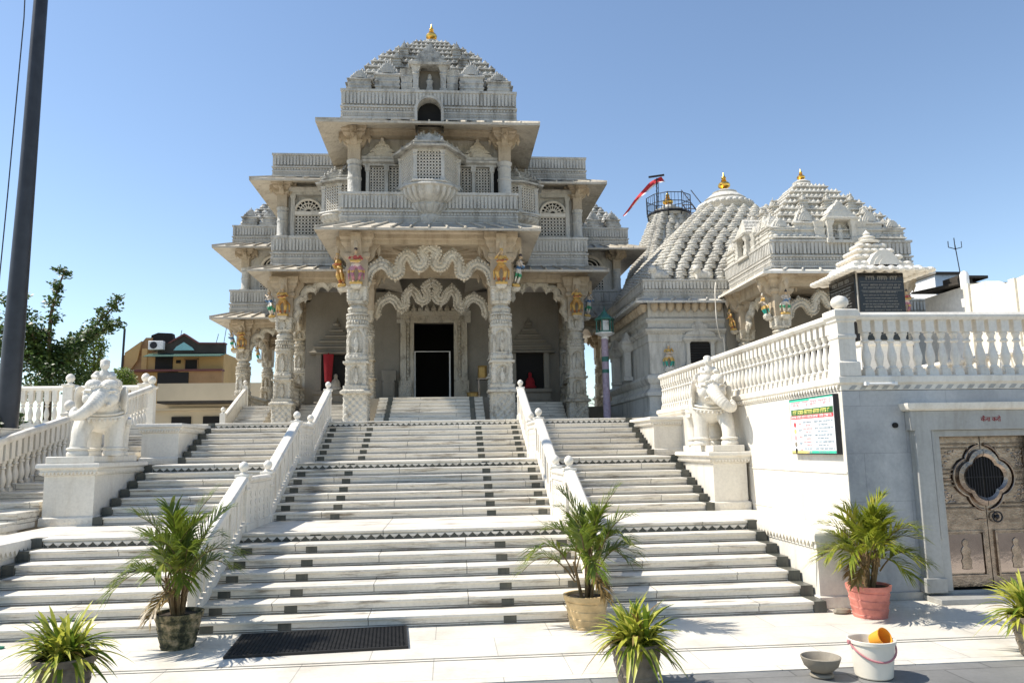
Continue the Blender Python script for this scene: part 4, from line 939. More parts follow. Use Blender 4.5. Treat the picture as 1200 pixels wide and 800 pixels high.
# tower room
wallbox(-2.45, 2.45, 24.45, 29.5, 10.0, 12.6)
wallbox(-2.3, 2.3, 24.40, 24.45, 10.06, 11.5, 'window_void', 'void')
def round_post(x, y, z0, z1, r, ztop):
    b = MB(); h = z1-z0
    b.rect(x-r, x+r, y-r, y+r, [(.03, z0), (.03, z0+.08), (0, z0+.1)])
    b.lathe(x, y, [(r*1.1, z0+.1), (r*1.05, z0+.16), (r*.98, z0+.2), (r*.98, z0+h*.52), (r*1.06, z0+h*.54), (r*1.06, z0+h*.58), (r*.96, z0+h*.6), (r*.93, z0+h*.8), (r*1.05, z0+h*.84), (r*1.0, z0+h*.88), (r*.9, z0+h*.9), (r*1.1, z0+h*.96), (r*1.15, z1)], 22)
    o = b.build('column', 'temple', T, at=(x, y, z0)); c = capital(x, y, z1, ztop, r*1.0, .3); c.build('capital', 'soffit', o); return o
for s in (-1, 1):
    round_post(s*2.46, 24.15, 10.06, 11.40, .225, 12.5)
    # jali windows beside the oriel, each with colonettes and a leafy pediment
    for xa, xb in ((1.02, 1.36), (1.5, 1.98)):
        b = MB(); jali(b, xa, xb, 10.12, 11.28, 24.30, .098); mir(b, s).build('jali_window', 'lattice', T)
    b = MB()
    for x in (.95, 1.43, 2.05): b.rect(x-.05, x+.05, 24.22, 24.34, [(.02, 10.06), (.02, 10.2), (0, 10.22), (0, 11.1), (.03, 11.13), (.03, 11.3)])
    b.rect(.95, 2.2, 24.2, 24.44, [(.0, 11.3), (.0, 11.36), (.1, 11.40), (.12, 11.46), (.04, 11.52), (.05, 11.6), (0, 11.62)])
    mir(b, s).build('window_surround', 'temple', T)
    b = MB()
    for i, (wx, z) in enumerate(((.52, 11.62), (.40, 11.78), (.27, 11.92), (.14, 12.04))): b.loft([[(1.58-wx, y, z), (1.58+wx, y, z), (1.58+wx*.8, y, z+.1), (1.58, y, z+.2), (1.58-wx*.8, y, z+.1)] for y in (24.2+.03*i, 24.46)])
    b.lathe(1.58, 24.3, [(.05, 12.2), (.07, 12.25), (.004, 12.36)], 8); mir(b, s).build('pediment', 'carved', T)
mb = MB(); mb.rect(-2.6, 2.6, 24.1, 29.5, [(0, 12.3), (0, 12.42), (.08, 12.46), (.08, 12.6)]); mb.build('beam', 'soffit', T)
chajja(-2.6, 2.6, 23.75, 29.6, .92, 12.62, 12.22).build('eave', 'eavem', T)
parapet(-2.80, 2.80, 23.55, 29.85, 12.60, 13.62).build('parapet', 'temple', T)
# arched opening in the parapet over the oriel
b = MB(); pts = [(.46, 12.35)]+[(.46*math.cos(a), 12.75+.46*math.sin(a)) for a in np.linspace(0, PI, 16)]+[(-.46, 12.35)]; ptsi = [(x*.82, 12.35 if z < 12.4 else 12.75+(z-12.75)*.82) for x, z in pts]
b.loft([[(x, 23.02, z) for x, z in pts], [(x, 24.0, z) for x, z in pts], [(x, 24.0, z) for x, z in ptsi], [(x, 23.02, z) for x, z in ptsi], [(x, 23.02, z) for x, z in pts]], False, False); ar = b.build('arched_opening', 'temple', T)
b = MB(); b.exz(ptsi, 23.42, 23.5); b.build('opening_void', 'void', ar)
# bell roof
RC = (0, 26.7)
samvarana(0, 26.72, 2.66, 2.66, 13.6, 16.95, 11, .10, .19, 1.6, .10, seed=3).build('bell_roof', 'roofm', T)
mb = MB(); mb.lathe(0, 26.7, [(.62, 16.55), (.66, 16.62), (.5, 16.7), (.55, 16.78), (.42, 16.86), (.44, 16.92), (.3, 17.0), (.3, 17.06), (.18, 17.12)], 20); mb.build('roof_cap', 'roofm', T)
kalash(0, 26.7, 17.1, .72, .21).build('kalash_finial', 'gold', T)
for x, wd, h in ((-2.28, .72, .82), (-1.38, .78, 1.12), (1.38, .78, 1.12), (2.28, .72, .82)):
    b = MB(); b.put(shrinelet(wd, .8, h), (x, 23.75, 13.6)); b.build('roof_shrine', 'roofm', T)
for s in (-1, 1):
    for y in (24.6, 25.6, 27.8, 28.8):
        b = MB(); b.put(shrinelet(.78, .8, .95), (s*2.75, y, 13.6), s*PI/2); b.build('roof_shrine', 'roofm', T)
b = MB(); b.rect(-.62, .62, 23.55, 24.7, [(.03, 13.52), (.03, 13.6), (0, 13.63)])
for s in (-1, 1):
    b.rect(s*.45-.09, s*.45+.09, 23.6, 23.78, [(.03, 13.63), (.03, 13.72), (0, 13.74), (0, 14.2), (.03, 14.24), (.0, 14.3), (.05, 14.42), (.07, 14.5)])
    b.rect(s*.75-.17, s*.75+.17, 23.75, 24.6, [(0, 13.6), (.03, 13.7), (0, 13.74), (.03, 13.95), (0, 14.0), (.04, 14.2), (0, 14.25), (.05, 14.45)])
b.rect(-.55, .55, 23.58, 24.7, [(.12, 14.5), (.14, 14.57), (.0, 14.62)])
for i, (wx, z) in enumerate(((.62, 14.62), (.5, 14.78), (.38, 14.93), (.24, 15.06), (.12, 15.17))): b.loft([[(-wx, y, z), (wx, y, z), (wx*.8, y, z+.11), (0, y, z+.22), (-wx*.8, y, z+.11)] for y in (23.6+.04*i, 24.9)])
rn = b.build('roof_niche', 'roofm', T)
b = MB(); b.box(-.36, .36, 23.95, 24.0, 13.63, 14.5); b.build('niche_recess', 'inner', rn)
b = MB(); b.lathe(0, 23.82, [(.1, 13.63), (.12, 13.8), (.09, 13.95), (.13, 14.08), (.06, 14.15), (.075, 14.22), (.03, 14.33)], 10, 0, 1, .7); b.build('niche_statue', 'roofm', rn)
# oriel windows (jharokha)
def oriel(par, ox, oy, z0, z1, w, d, rz, corb, sc=1.0, yo=0):
    """half-hexagonal balcony; local front is -Y, wall plane at y=0"""
    P = [(-w, 0), (-w, -d*.42), (-w*.46, -d), (w*.46, -d), (w, -d*.42), (w, 0)]
    grow = lambda k: [(x*(1+k/w), y*(1+k/d) if y < 0 else y) for x, y in P]
    g = thing_part = bpy.data.objects.new('oriel', None)
    b = MB()
    def ring(k, z): return [(x, y, z) for x, y in grow(k)]
    b.loft([ring(.0, z0-.02), ring(.10, z0-.0), ring(.12, z0+.03), ring(.10, z0+.07), ring(.03, z0+.1)])      # sill
    b.loft([ring(-.04, z1-.14), ring(.0, z1-.12), ring(.0, z1), ring(-.1, z1)])
    for (xa, ya) in P[1:-1]:
        x, y = xa*.97, ya*.97; b.rect(x-.055, x+.055, y-.055, y+.055, [(.02, z0+.08), (.02, z0+.16), (0, z0+.18), (0, z1-.3), (.025, z1-.26), (.0, z1-.22), (.04, z1-.12)])
    body = b.build('oriel', 'temple', None); 
    body.parent = par; body.location = Vector((ox, oy, 0))-WP[par.name]; body.rotation_euler = (0, 0, rz); WP[body.name] = Vector((0, 0, 0))
    for i in range(len(P)-1):                    # lattice panels on every face
        (xa, ya), (xb, yb) = P[i], P[i+1]; L = math.hypot(xb-xa, yb-ya)
        if L < .2: continue
        q = rotjali(L-.1, z0+.1, z1-.13, .098); k = MB(); k.put(q, ((xa+xb)/2*.985, (ya+yb)/2*.985, 0), math.atan2(yb-ya, xb-xa)); k.build('jali_panel', 'lattice', body, local=True)
    b = MB(); b.loft([[(x*.86, y*.86, z) for x, y in P] for z in (z0+.1, z1-.12)]); b.build('oriel_void', 'void', body, local=True)
    b = MB()                                     # roof: eave then shrinking tiers and finials
    H = corb*.85
    b.loft([ring(.04, z1-.0), ring(.22, z1-.05), ring(.24, z1+.0), ring(.1, z1+.06), ring(.06, z1+.1), ring(.1, z1+.13), ring(-.04, z1+.2)])
    for i, k in enumerate((-.02, -.18, -.34, -.5)):
        kk = k*w/.9; z = z1+.16+i*.13*sc; b.loft([ring(kk+.06, z), ring(kk+.07, z+.035), ring(kk-.06, z+.075), ring(kk-.08, z+.13*sc)])
        for (xa, ya) in grow(kk)[1:-1]: b.lathe(xa*.95, ya*.95, [(.055, z+.03), (.075, z+.09), (.03, z+.13), (.045, z+.16), (.004, z+.23)], 8)
    b.lathe(0, -d*.35, [(.14*sc, z1+.62*sc), (.17*sc, z1+.70*sc), (.07*sc, z1+.76*sc), (.1*sc, z1+.82*sc), (.004, z1+.98*sc)], 10); 
    b.loft([[(-.3*sc, -d*.8+y, z1+.18), (.3*sc, -d*.8+y, z1+.18), (.2*sc, -d*.8+y, z1+.38*sc), (0, -d*.8+y, z1+.55*sc), (-.2*sc, -d*.8+y, z1+.38*sc)] for y in (-.06, .1)])
    b.build('oriel_roof', 'roofm', body, local=True)
    b = MB()                                     # lotus corbel: fluted bowls stepping in to a bud
    rings = []; n = 108
    def half(k, z, ribs, amp): 
        out = []
        for j in range(n+1):
            a = PI*j/n; rr_ = 1+amp*abs(math.sin(a*ribs)); c_, s_ = math.cos(a), math.sin(a); c_ = math.copysign(abs(c_)**.8, c_); s_ = abs(s_)**.8
            out.append((c_*w*k*rr_, -yo*max(0, 1-k*1.05)-s_*(d-yo*max(0, 1-k*1.05)*.62)*k*rr_, z))
        return out
    for k, t, ribs, amp in ((1.10, 0, 9, 0), (1.12, .05, 9, .0), (1.0, .07, 15, .07), (.97, .16, 15, .10), (.88, .27, 15, .11), (.74, .36, 15, .09), (.70, .40, 7, 0), (.74, .43, 7, 0), (.66, .47, 11, .10), (.54, .60, 11, .12), (.43, .66, 11, .09), (.40, .68, 6, 0), (.44, .71, 6, 0), (.42, .75, 6, .08), (.28, .86, 6, .08), (.12, .93, 6, 0), (.10, .96, 6, 0), (.02, 1.05, 6, 0)): rings.append(half(k, z0-.02-corb*t, ribs, amp))
    b.loft(rings, False, False); b.build('lotus_corbel', 'temple', body, local=True, angle=38); return body
oriel(T, 0, 24.15, 10.22, 11.38, .95, 1.42, 0, 1.26, 1.0, .98)
for s in (-1, 1): oriel(T, s*2.62, 25.6, 9.95, 11.05, .62, 1.05, -s*-PI/2 if s > 0 else -PI/2, .75, .8)
# wings -----------------------------------------------------------------
for s in (-1, 1):
    mir(chajja(2.0, 5.5, 26.75, 34, .78, 8.5, 8.2), s).build('eave', 'eavem', T)
    mir(parapet(2.0, 5.62, 26.68, 34, 8.52, 9.6), s).build('parapet', 'temple', T)
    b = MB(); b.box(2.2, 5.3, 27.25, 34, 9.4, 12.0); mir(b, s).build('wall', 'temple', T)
    b = MB(); b.box(4.0, 4.95, 27.22, 27.25, 9.65, 10.8); b.exz([(4.0, 10.5)]+[(4.475-.475*math.cos(a), 10.72+.42*math.sin(a)) for a in np.linspace(0, PI, 12)]+[(4.95, 10.5)], 27.219, 27.246); b.box(2.75, 3.75, 27.22, 27.25, 9.65, 11.1); mir(b, s).build('window_void', 'void', T)
    b = MB(); jali(b, 4.0, 4.95, 9.66, 10.5, 27.13, .112); mir(b, s).build('jali_window', 'lattice', T)
    b = MB(); jali(b, 2.8, 3.7, 9.66, 11.1, 27.13, .112); mir(b, s).build('jali_window', 'lattice', T)
    b = MB()
    for a in np.linspace(0.12, PI-.12, 9): b.tube([(4.475-.09*math.cos(a), 27.17, 10.66+.08*math.sin(a)), (4.475-.42*math.cos(a), 27.17, 10.66+.40*math.sin(a))], .022, 6)
    for r in (.16, .3): b.tube([(4.475-r*math.cos(a), 27.17, 10.66+r*math.sin(a)) for a in np.linspace(0, PI, 14)], .022, 6)
    b.tube([(4.475-.47*math.cos(a), 27.15, 10.64+.46*math.sin(a)) for a in np.linspace(0, PI, 18)], .05, 8)
    b.box(3.98, 4.97, 27.09, 27.24, 10.50, 10.64); mir(b, s).build('fanlight', 'lattice', T)
    b = MB()
    for x in (3.88, 5.02): b.rect(x-.07, x+.07, 27.08, 27.24, [(.02, 9.6), (.02, 9.74), (0, 9.76), (0, 11.1), (.03, 11.15), (.03, 11.25)])
    b.rect(2.4, 5.2, 27.05, 27.3, [(0, 11.25), (0, 11.35), (.08, 11.4), (.1, 11.5), (.03, 11.55)]); mir(b, s).build('window_surround', 'temple', T)
    o = round_post(s*5.38, 27.12, 9.6, 10.75, .19, 11.72)
    mir(chajja(2.2, 5.6, 26.9, 34, .75, 11.8, 11.5), s).build('eave', 'eavem', T)
    mir(parapet(2.2, 5.66, 26.75, 34, 11.8, 12.68), s).build('parapet', 'temple', T)
    # far wings
    mir(chajja(5.4, 8.25, 31.8, 38, .78, 7.72, 7.42), s).build('eave', 'eavem', T)
    mir(parapet(5.4, 8.45, 31.85, 38, 7.70, 8.75), s).build('parapet', 'temple', T)
    b = MB(); b.box(5.2, 8.0, 32.4, 38, 8.6, 10.9); mir(b, s).build('wall', 'temple', T)
    b = MB(); b.box(6.0, 7.4, 32.37, 32.4, 8.8, 9.95); b.exz([(6.1, 9.8)]+[(6.7-.6*math.cos(a), 9.85+.42*math.sin(a)) for a in np.linspace(0, PI, 12)]+[(7.3, 9.8)], 32.369, 32.396); mir(b, s).build('window_void', 'void', T)
    b = MB(); jali(b, 6.0, 7.4, 8.8, 9.78, 32.28, .13); mir(b, s).build('jali_window', 'lattice', T)
    b = MB(); b.tube([(6.7-.62*math.cos(a), 32.3, 9.88+.45*math.sin(a)) for a in np.linspace(0, PI, 18)], .06, 8); b.box(5.95, 7.45, 32.24, 32.38, 9.78, 9.9)
    for r in (.25, .45): b.tube([(6.7-r*math.cos(a), 32.32, 9.9+r*.7*math.sin(a)) for a in np.linspace(0, PI, 14)], .03, 6)
    mir(b, s).build('fanlight', 'lattice', T)
    round_post(s*7.98, 32.3, 8.75, 9.75, .18, 10.6)
    mir(chajja(5.4, 8.3, 31.8, 38, .75, 10.68, 10.38), s).build('eave', 'eavem', T)
    mir(parapet(5.4, 8.42, 31.85, 38, 10.66, 11.52), s).build('parapet', 'temple', T)
    mir(samvarana(7.0, 33.4, 1.25, 1.25, 11.5, 13.0, 5, .17, .34, 1.1, .16), s).build('bell_roof', 'roofm', T)
    b = MB(); b.lathe(7.0, 33.4, [(.2, 12.9), (.26, 12.98), (.12, 13.05), (.17, 13.12), (.005, 13.4)], 12); mir(b, s).build('roof_cap', 'roofm', T)
    for x in (6.15, 7.0, 7.85):
        b = MB(); b.put(shrinelet(.6, .5, .8), (s*x, 32.1, 11.5)); b.build('roof_shrine', 'roofm', T)

# ================================================================== side temple
Q = thing('side_temple', 'lower marble temple with bell-covered roofs and golden finials right of the main temple', 'temple', (10.5, 26, Z3))
b = MB(); b.rect(7.1, 14.2, 24.1, 30, [(.12, Z3-.02), (.12, 3.1), (.08, 3.12), (.08, 3.58), (.16, 3.62), (.16, 3.72), (.02, 3.86), (.02, 3.98), (.10, 4.06), (.14, 4.18), (.10, 4.28), (.0, 4.32), (.0, 5.36), (.03, 5.38), (.03, 5.62), (.16, 5.72), (.18, 5.78), (.02, 5.84), (.02, 5.98), (.10, 6.06), (.10, 6.12), (.0, 6.2), (.0, 6.75)])
dentils(b, 7.1, 9.6, 24.1, 30, 5.64, 5.71, .10, .09, .5, 'fl'); b.build('wall', 'temple', Q)
b = MB(); 
for i in range(9): b.lathe(7.3+i*.27, 23.98, [(.13, 6.62), (.13, 6.52), (.1, 6.42), (.04, 6.36), (.004, 6.34)], 12)
for i in range(16): b.lathe(6.98, 24.2+i*.36, [(.13, 6.62), (.13, 6.52), (.1, 6.42), (.04, 6.36), (.004, 6.34)], 12)
b.build('drop_frieze', 'soffit', Q)
chajja(7.1, 14.2, 24.1, 30, .52, 6.82, 6.62).build('eave', 'temple', Q)
parapet(6.98, 14.2, 23.95, 30.2, 6.78, 7.42).build('parapet', 'temple', Q)
# window with pediment, niche figure
b = MB()
for x in (8.36, 9.18): b.rect(x-.06, x+.06, 23.98, 24.12, [(.02, 4.55), (.02, 4.65), (0, 4.67), (0, 5.3), (.04, 5.36)])
b.rect(8.25, 9.3, 23.95, 24.12, [(.0, 5.36), (.06, 5.42), (.06, 5.48), (0, 5.5), (0, 5.58)]); b.rect(8.2, 9.35, 23.95, 24.12, [(0, 4.44), (.05, 4.47), (.05, 4.55)])
for i, (wx, z) in enumerate(((.5, 5.58), (.40, 5.70), (.28, 5.82), (.15, 5.92))): b.loft([[(8.77-wx, y, z), (8.77+wx, y, z), (8.77+wx*.85, y, z+.09), (8.77, y, z+.16), (8.77-wx*.85, y, z+.09)] for y in (23.92+.03*i, 24.1)])
wf = b.build('window_surround', 'temple', Q)
b = MB(); b.box(8.42, 9.12, 24.06, 24.096, 4.56, 5.36); b.build('window_void', 'void', wf)
b = MB()
for i in range(9): b.eyz([(24.03, 4.6+i*.082), (24.0, 4.58+i*.082), (24.0, 4.565+i*.082), (24.03, 4.585+i*.082)], 8.43, 9.11)
b.build('louvre', 'iron', wf)
b = MB(); b.rect(7.55, 7.85, 23.9, 24.12, [(-.05, 4.34), (.0, 4.40), (.02, 4.46)]); nb_ = b.build('niche_bracket', 'temple', Q)
st = bpy.data.objects.new('painted_statue', STM[3]); COL.objects.link(st); st.parent = nb_; st.location = Vector((7.7, 23.98, 4.46))-WP[Q.name]; st.scale = (.75, .75, .75)
# side pilasters in the dark gap
b = MB()
for y in (26.4, 28.2):
    b = MB(); b.rect(6.78, 7.0, y-.15, y+.15, [(.05, 4.3), (.05, 4.42), (0, 4.45), (0, 5.3), (.08, 5.4), (.12, 5.5), (.12, 5.6)]); b.rect(6.72, 7.0, y-.3, y+.3, [(.05, 5.6), (.05, 5.68), (-.04, 5.8), (-.1, 6.0)]); b.build('side_pilaster', 'temple', Q)
# big bell roof: all faces set with climbing rows of bells
def big_roof(cx, cy, hx, z0, z1, rows_, cols, pw, top):
    b = MB(); H = z1-z0
    F_ = lambda t: hx*(1-(1-top)*t**pw)
    b.loft([[(cx-F_(t)*.97, cy-F_(t)*.97, z0+H*t), (cx+F_(t)*.97, cy-F_(t)*.97, z0+H*t), (cx+F_(t)*.97, cy+F_(t)*.97, z0+H*t), (cx-F_(t)*.97, cy+F_(t)*.97, z0+H*t)] for t in np.linspace(0, 1, 9)])
    k = MB(); r = hx*.98/cols; h = H/rows_*1.42
    k.lathe(0, 0, [(r*.98, 0), (r*1.02, h*.10), (r*.86, h*.13), (r*.86, h*.2), (r*.98, h*.24), (r*.92, h*.32), (r*.70, h*.36), (r*.74, h*.46), (r*.86, h*.50), (r*.8, h*.58), (r*.52, h*.64), (r*.58, h*.72), (r*.34, h*.80), (r*.38, h*.86), (.005, h)], 10, .3)
    for i in range(rows_):
        t = i/rows_; f = F_(t+.02); n = max(2, round(cols*f/hx)); s = .75+.25*f/hx
        for j in range(n):
            u = -1+(2*j+1)/n
            for x, y in ((u*f, -f), (u*f, f), (-f, u*f), (f, u*f)): b.put(k, (cx+x*.985, cy+y*.985, z0+H*t), 0, (s, s, s))
    return b
big_roof(11.55, 28.3, 4.05, 7.35, 11.0, 13, 17, 1.42, .27).build('bell_roof', 'roofl', Q)
b = MB(); b.lathe(11.55, 28.3, [(.85, 10.9), (.9, 11.1), (1.0, 11.18), (1.08, 11.30), (1.05, 11.42), (.85, 11.52), (.78, 11.54), (.82, 11.60), (.6, 11.78), (.45, 11.86), (.48, 11.92), (.25, 12.02)], 28)
for i in range(28): a = 2*PI*i/28; b.ell((11.55+1.0*math.cos(a), 28.3+1.0*math.sin(a), 11.32), (.13, .13, .11), 8, 6)
b.build('ribbed_disc', 'roofl', Q)
kalash(11.55, 28.3, 12.0, .78, .24).build('kalash_finial', 'gold', Q)
for x in (7.5, 9.0):                                  # crouching lions on the parapet corner
    b = MB(); b.ell((x, 24.1, 7.6), (.28, .16, .18)); b.ell((x-.22, 24.0, 7.78), (.14, .13, .14)); b.ell((x+.2, 24.1, 7.55), (.16, .17, .14)); b.tube([(x-.2, 24.0, 7.42), (x-.2, 24.02, 7.7)], .07, 8)
    o = from_mesh('guardian_lion', remeshed(b, 'guardian_lion', .03), 'roofl', Q, -WP[Q.name])
# rear spire with platform
big_roof(11.05, 34, 2.55, 7.3, 12.65, 19, 11, 1.15, .30).build('spire', 'roofl', Q)
b = MB(); b.lathe(11.0, 34, [(.9, 12.6), (1.0, 12.7), (.7, 12.9), (.72, 13.0), (.35, 13.1), (.3, 13.25)], 20); b.build('spire_cap', 'roofl', Q)
kalash(10.97, 34, 13.2, .8, .25).build('kalash_finial', 'gold', Q)
b = MB(); n = 10; P8 = [(11.0+1.06*math.cos(2*PI*i/n), 34+1.06*math.sin(2*PI*i/n)) for i in range(n)]
b.exy(P8, 12.74, 12.82)
for i in range(n):
    (x0, y0), (x1, y1) = P8[i], P8[(i+1) % n]; b.tube([(x0, y0, 12.8), (x0, y0, 13.6)], .022, 5); b.tube([(x0, y0, 12.75), (11+.8*(x0-11)/1.06, 34+.8*(y0-34)/1.06, 12.2)], .025, 5)
    for z in (13.2, 13.6): b.tube([(x0, y0, z), (x1, y1, z)], .02, 5)
    for k in range(1, 4): b.tube([(x0+(x1-x0)*k/4, y0+(y1-y0)*k/4, 12.8), (x0+(x1-x0)*k/4, y0+(y1-y0)*k/4, 13.6)], .011, 4)
b.build('railed_platform', 'iron', Q)
b = MB()
for dx in (0, .45): b.tube([(11.25+dx, 32.75, 12.95), (12.05+dx, 31.9, 11.1)], .03, 5); b.tube([(11.25+dx, 32.75, 13.6), (12.05+dx, 31.9, 11.8)], .022, 5)
for k in range(9): t = k/8; b.tube([(11.25+.8*t, 32.75-.85*t, 12.9-1.75*t), (11.7+.8*t, 32.75-.85*t, 12.9-1.75*t)], .022, 5)
b.build('ladder', 'steel', Q)
# front hall (mandapa)
MX0, MX1, MY0, MY1 = 9.95, 13.95, 20.75, 24.0
chajja(MX0, MX1, MY0, MY1, .55, 7.02, 6.80).build('eave', 'marble', Q)
parapet(9.85, 14.05, 20.6, 24.4, 7.0, 7.84).build('parapet', 'temple', Q)
samvarana(11.95, 22.6, 1.98, 1.98, 7.82, 10.15, 9, .085, .16, 1.45, .12, seed=9).build('bell_roof', 'roofl', Q)
b = MB(); b.lathe(11.9, 22.6, [(.42, 9.95), (.46, 10.0), (.34, 10.08), (.38, 10.14), (.26, 10.22), (.28, 10.28), (.14, 10.36)], 16); b.build('roof_cap', 'roofl', Q)
kalash(11.9, 22.6, 10.34, .42, .13).build('kalash_finial', 'gold', Q)
for x, wd, h in ((10.25, .62, .7), (11.0, .72, .98), (12.95, .72, .98), (13.65, .62, .7)):
    b = MB(); b.put(shrinelet(wd, .6, h), (x, 20.7, 7.82)); b.build('roof_shrine', 'roofl', Q)
for y in (21.2, 21.9, 23.2, 23.9):
    b = MB(); b.put(shrinelet(.62, .6, .85), (9.92, y, 7.82), -PI/2); b.build('roof_shrine', 'roofl', Q)
for cx, cy, rz in ((11.98, 20.5, 0), (9.75, 22.55, -PI/2)):
    g = MB()
    for s in (-1, 1):
        g.rect(s*.36-.07, s*.36+.07, .0, .14, [(.03, 7.8), (.03, 7.88), (0, 7.9), (0, 8.25), (.03, 8.3), (.05, 8.42)])
        g.rect(s*.62-.14, s*.62+.14, .12, .8, [(0, 7.82), (.03, 7.95), (0, 8.0), (.03, 8.2), (0, 8.22), (.05, 8.4)])
    g.rect(-.45, .45, 0, .9, [(.02, 7.74), (.02, 7.82)]); g.rect(-.42, .42, 0, .9, [(.08, 8.42), (.1, 8.48), (0, 8.52)])
    for i, (wx, z) in enumerate(((.46, 8.52), (.36, 8.64), (.24, 8.76), (.12, 8.86))): g.loft([[(-wx, y, z), (wx, y, z), (wx*.8, y, z+.09), (0, y, z+.17), (-wx*.8, y, z+.09)] for y in (.03*i, 1.0)])
    g.lathe(0, .16, [(.08, 7.82), (.1, 7.95), (.07, 8.07), (.1, 8.15), (.04, 8.22), (.05, 8.28), (.02, 8.34)], 8); g.rect(-.3, .3, .25, .28, [(0, 7.82), (0, 8.42)])
    b = MB(); b.put(g, (cx, cy, 0), rz); b.build('roof_niche', 'roofl', Q)
CM4 = col_mesh(2.75, .25, .8).mesh('shaft'); CM4.materials.append(M['carved'])
column(Q, 10.15, 20.98, PZ, CM4, 2.75, .25, 6.95, (SF, SL), .62, 2); column(Q, 13.75, 20.98, PZ, CM4, 2.75, .25, 6.95, (SF, SL), .62, 0)
column(Q, 10.15, 23.6, PZ, CM4, 2.75, .25, 6.95, (SL,), .62, 1)
toran(11.95, 21.0, 1.55, .9, 6.55, .20, .26).build('toran_arch', 'carved', Q)
ra = round_toran(0, 0, 1.1, .9, 6.55, 6, .12, .22); rb = MB(); rb.put(ra, (10.15, 22.3, 0), PI/2); rb.build('toran_arch', 'carved', Q)
b = MB(); b.rect(9.9, 14.0, 20.75, 21.22, [(0, 6.5), (0, 6.6), (.06, 6.64), (.06, 6.8), (.1, 6.84), (.1, 7.0)]); b.box(9.9, 10.4, 21.2, 24, 6.5, 7.0); b.box(9.9, 14, 21, 24, 6.9, 7.02); b.build('beam', 'soffit', Q)
b = MB(); b.box(9.65, 14.2, 23.9, 24.09, Z3, 6.9); b.build('back_wall', 'inner', Q)
for x in (10.55, 11.9): b = MB(); b.box(x, x+.8, 23.86, 23.899, PZ, 5.2); b.build('doorway', 'void', Q)
b = MB(); b.box(9.6, 14.3, 20.5, 24, Z3-.02, PZ); b.build('floor', 'inner', Q)
# small annexe further right
b = MB(); b.rect(14.8, 18.2, 24.5, 28, [(0, Z3-.02), (0, 5.9), (.1, 5.95), (.1, 6.05), (0, 6.1)]); b.build('annexe_wall', 'temple', Q)
parapet(14.7, 18.3, 24.4, 28, 6.05, 6.85).build('parapet', 'temple', Q)
samvarana(15.8, 25.4, .8, .8, 6.84, 7.9, 4, .14, .3, 1.1, .2).build('bell_roof', 'roofl', Q)
b = MB(); b.tube(catmull([(9.35, 23.85, 7.3), (9.2, 23.55, 6.9), (9.15, 23.4, 5.9), (9.35, 23.7, 5.45), (9.5, 23.8, 5.3), (9.52, 23.85, 3.5)], 6), .016, 6); b.build('hanging_cable', 'marble', Q)

M['flagred'] = plain('flag_red', (.50, .03, .04), .8)
# flag over the rear spire
fl = thing('temple_flag', 'long red and white pennant streaming from a lattice mast above the rear spire', 'flag', (10.45, 34, 12.82))
b = MB()
for dx, dy in ((-.06, -.06), (.06, -.06), (0, .07)): b.tube([(10.45+dx, 34+dy, 12.82), (10.5+dx*.6, 34+dy*.6, 14.6)], .018, 5)
for k in range(8): z = 12.9+k*.21; b.tube([(10.40, 33.94, z), (10.52, 33.95, z+.2)], .012, 4)
b.tube([(10.1, 34, 14.66), (10.85, 34, 14.78)], .05, 6); b.build('mast', 'iron', fl)
rows_ = {0: [], 1: [], 2: []}
for k in range(26):
    t = k/25; x = 10.72-2.0*t-.08*math.sin(t*6); z = 14.68-1.02*t-.93*t*t+.04*math.sin(t*11); y = 34-.25*t+.12*math.sin(t*9)
    wv = .80*(1-t)**.8+.22
    for i in range(3): c0, c1 = (0, .38, .76)[i], (.38, .76, 1.0)[i]; g = .32*wv; rows_[i].append(((x+.6*g*c0, y+.05*math.sin(t*14+i), z-.75*g*c0+.02), (x+.6*g*c1, y+.05*math.sin(t*14+i+1), z-.75*g*c1+.02)))
for i, mt in ((0, 'flagred'), (1, 'flagred'), (2, 'white')):
    b = MB(); b.loft([[p, q, (q[0], q[1]+.012, q[2]), (p[0], p[1]+.012, p[2])] for p, q in rows_[i]]); b.build('pennant_stripe', mt, fl, angle=70)

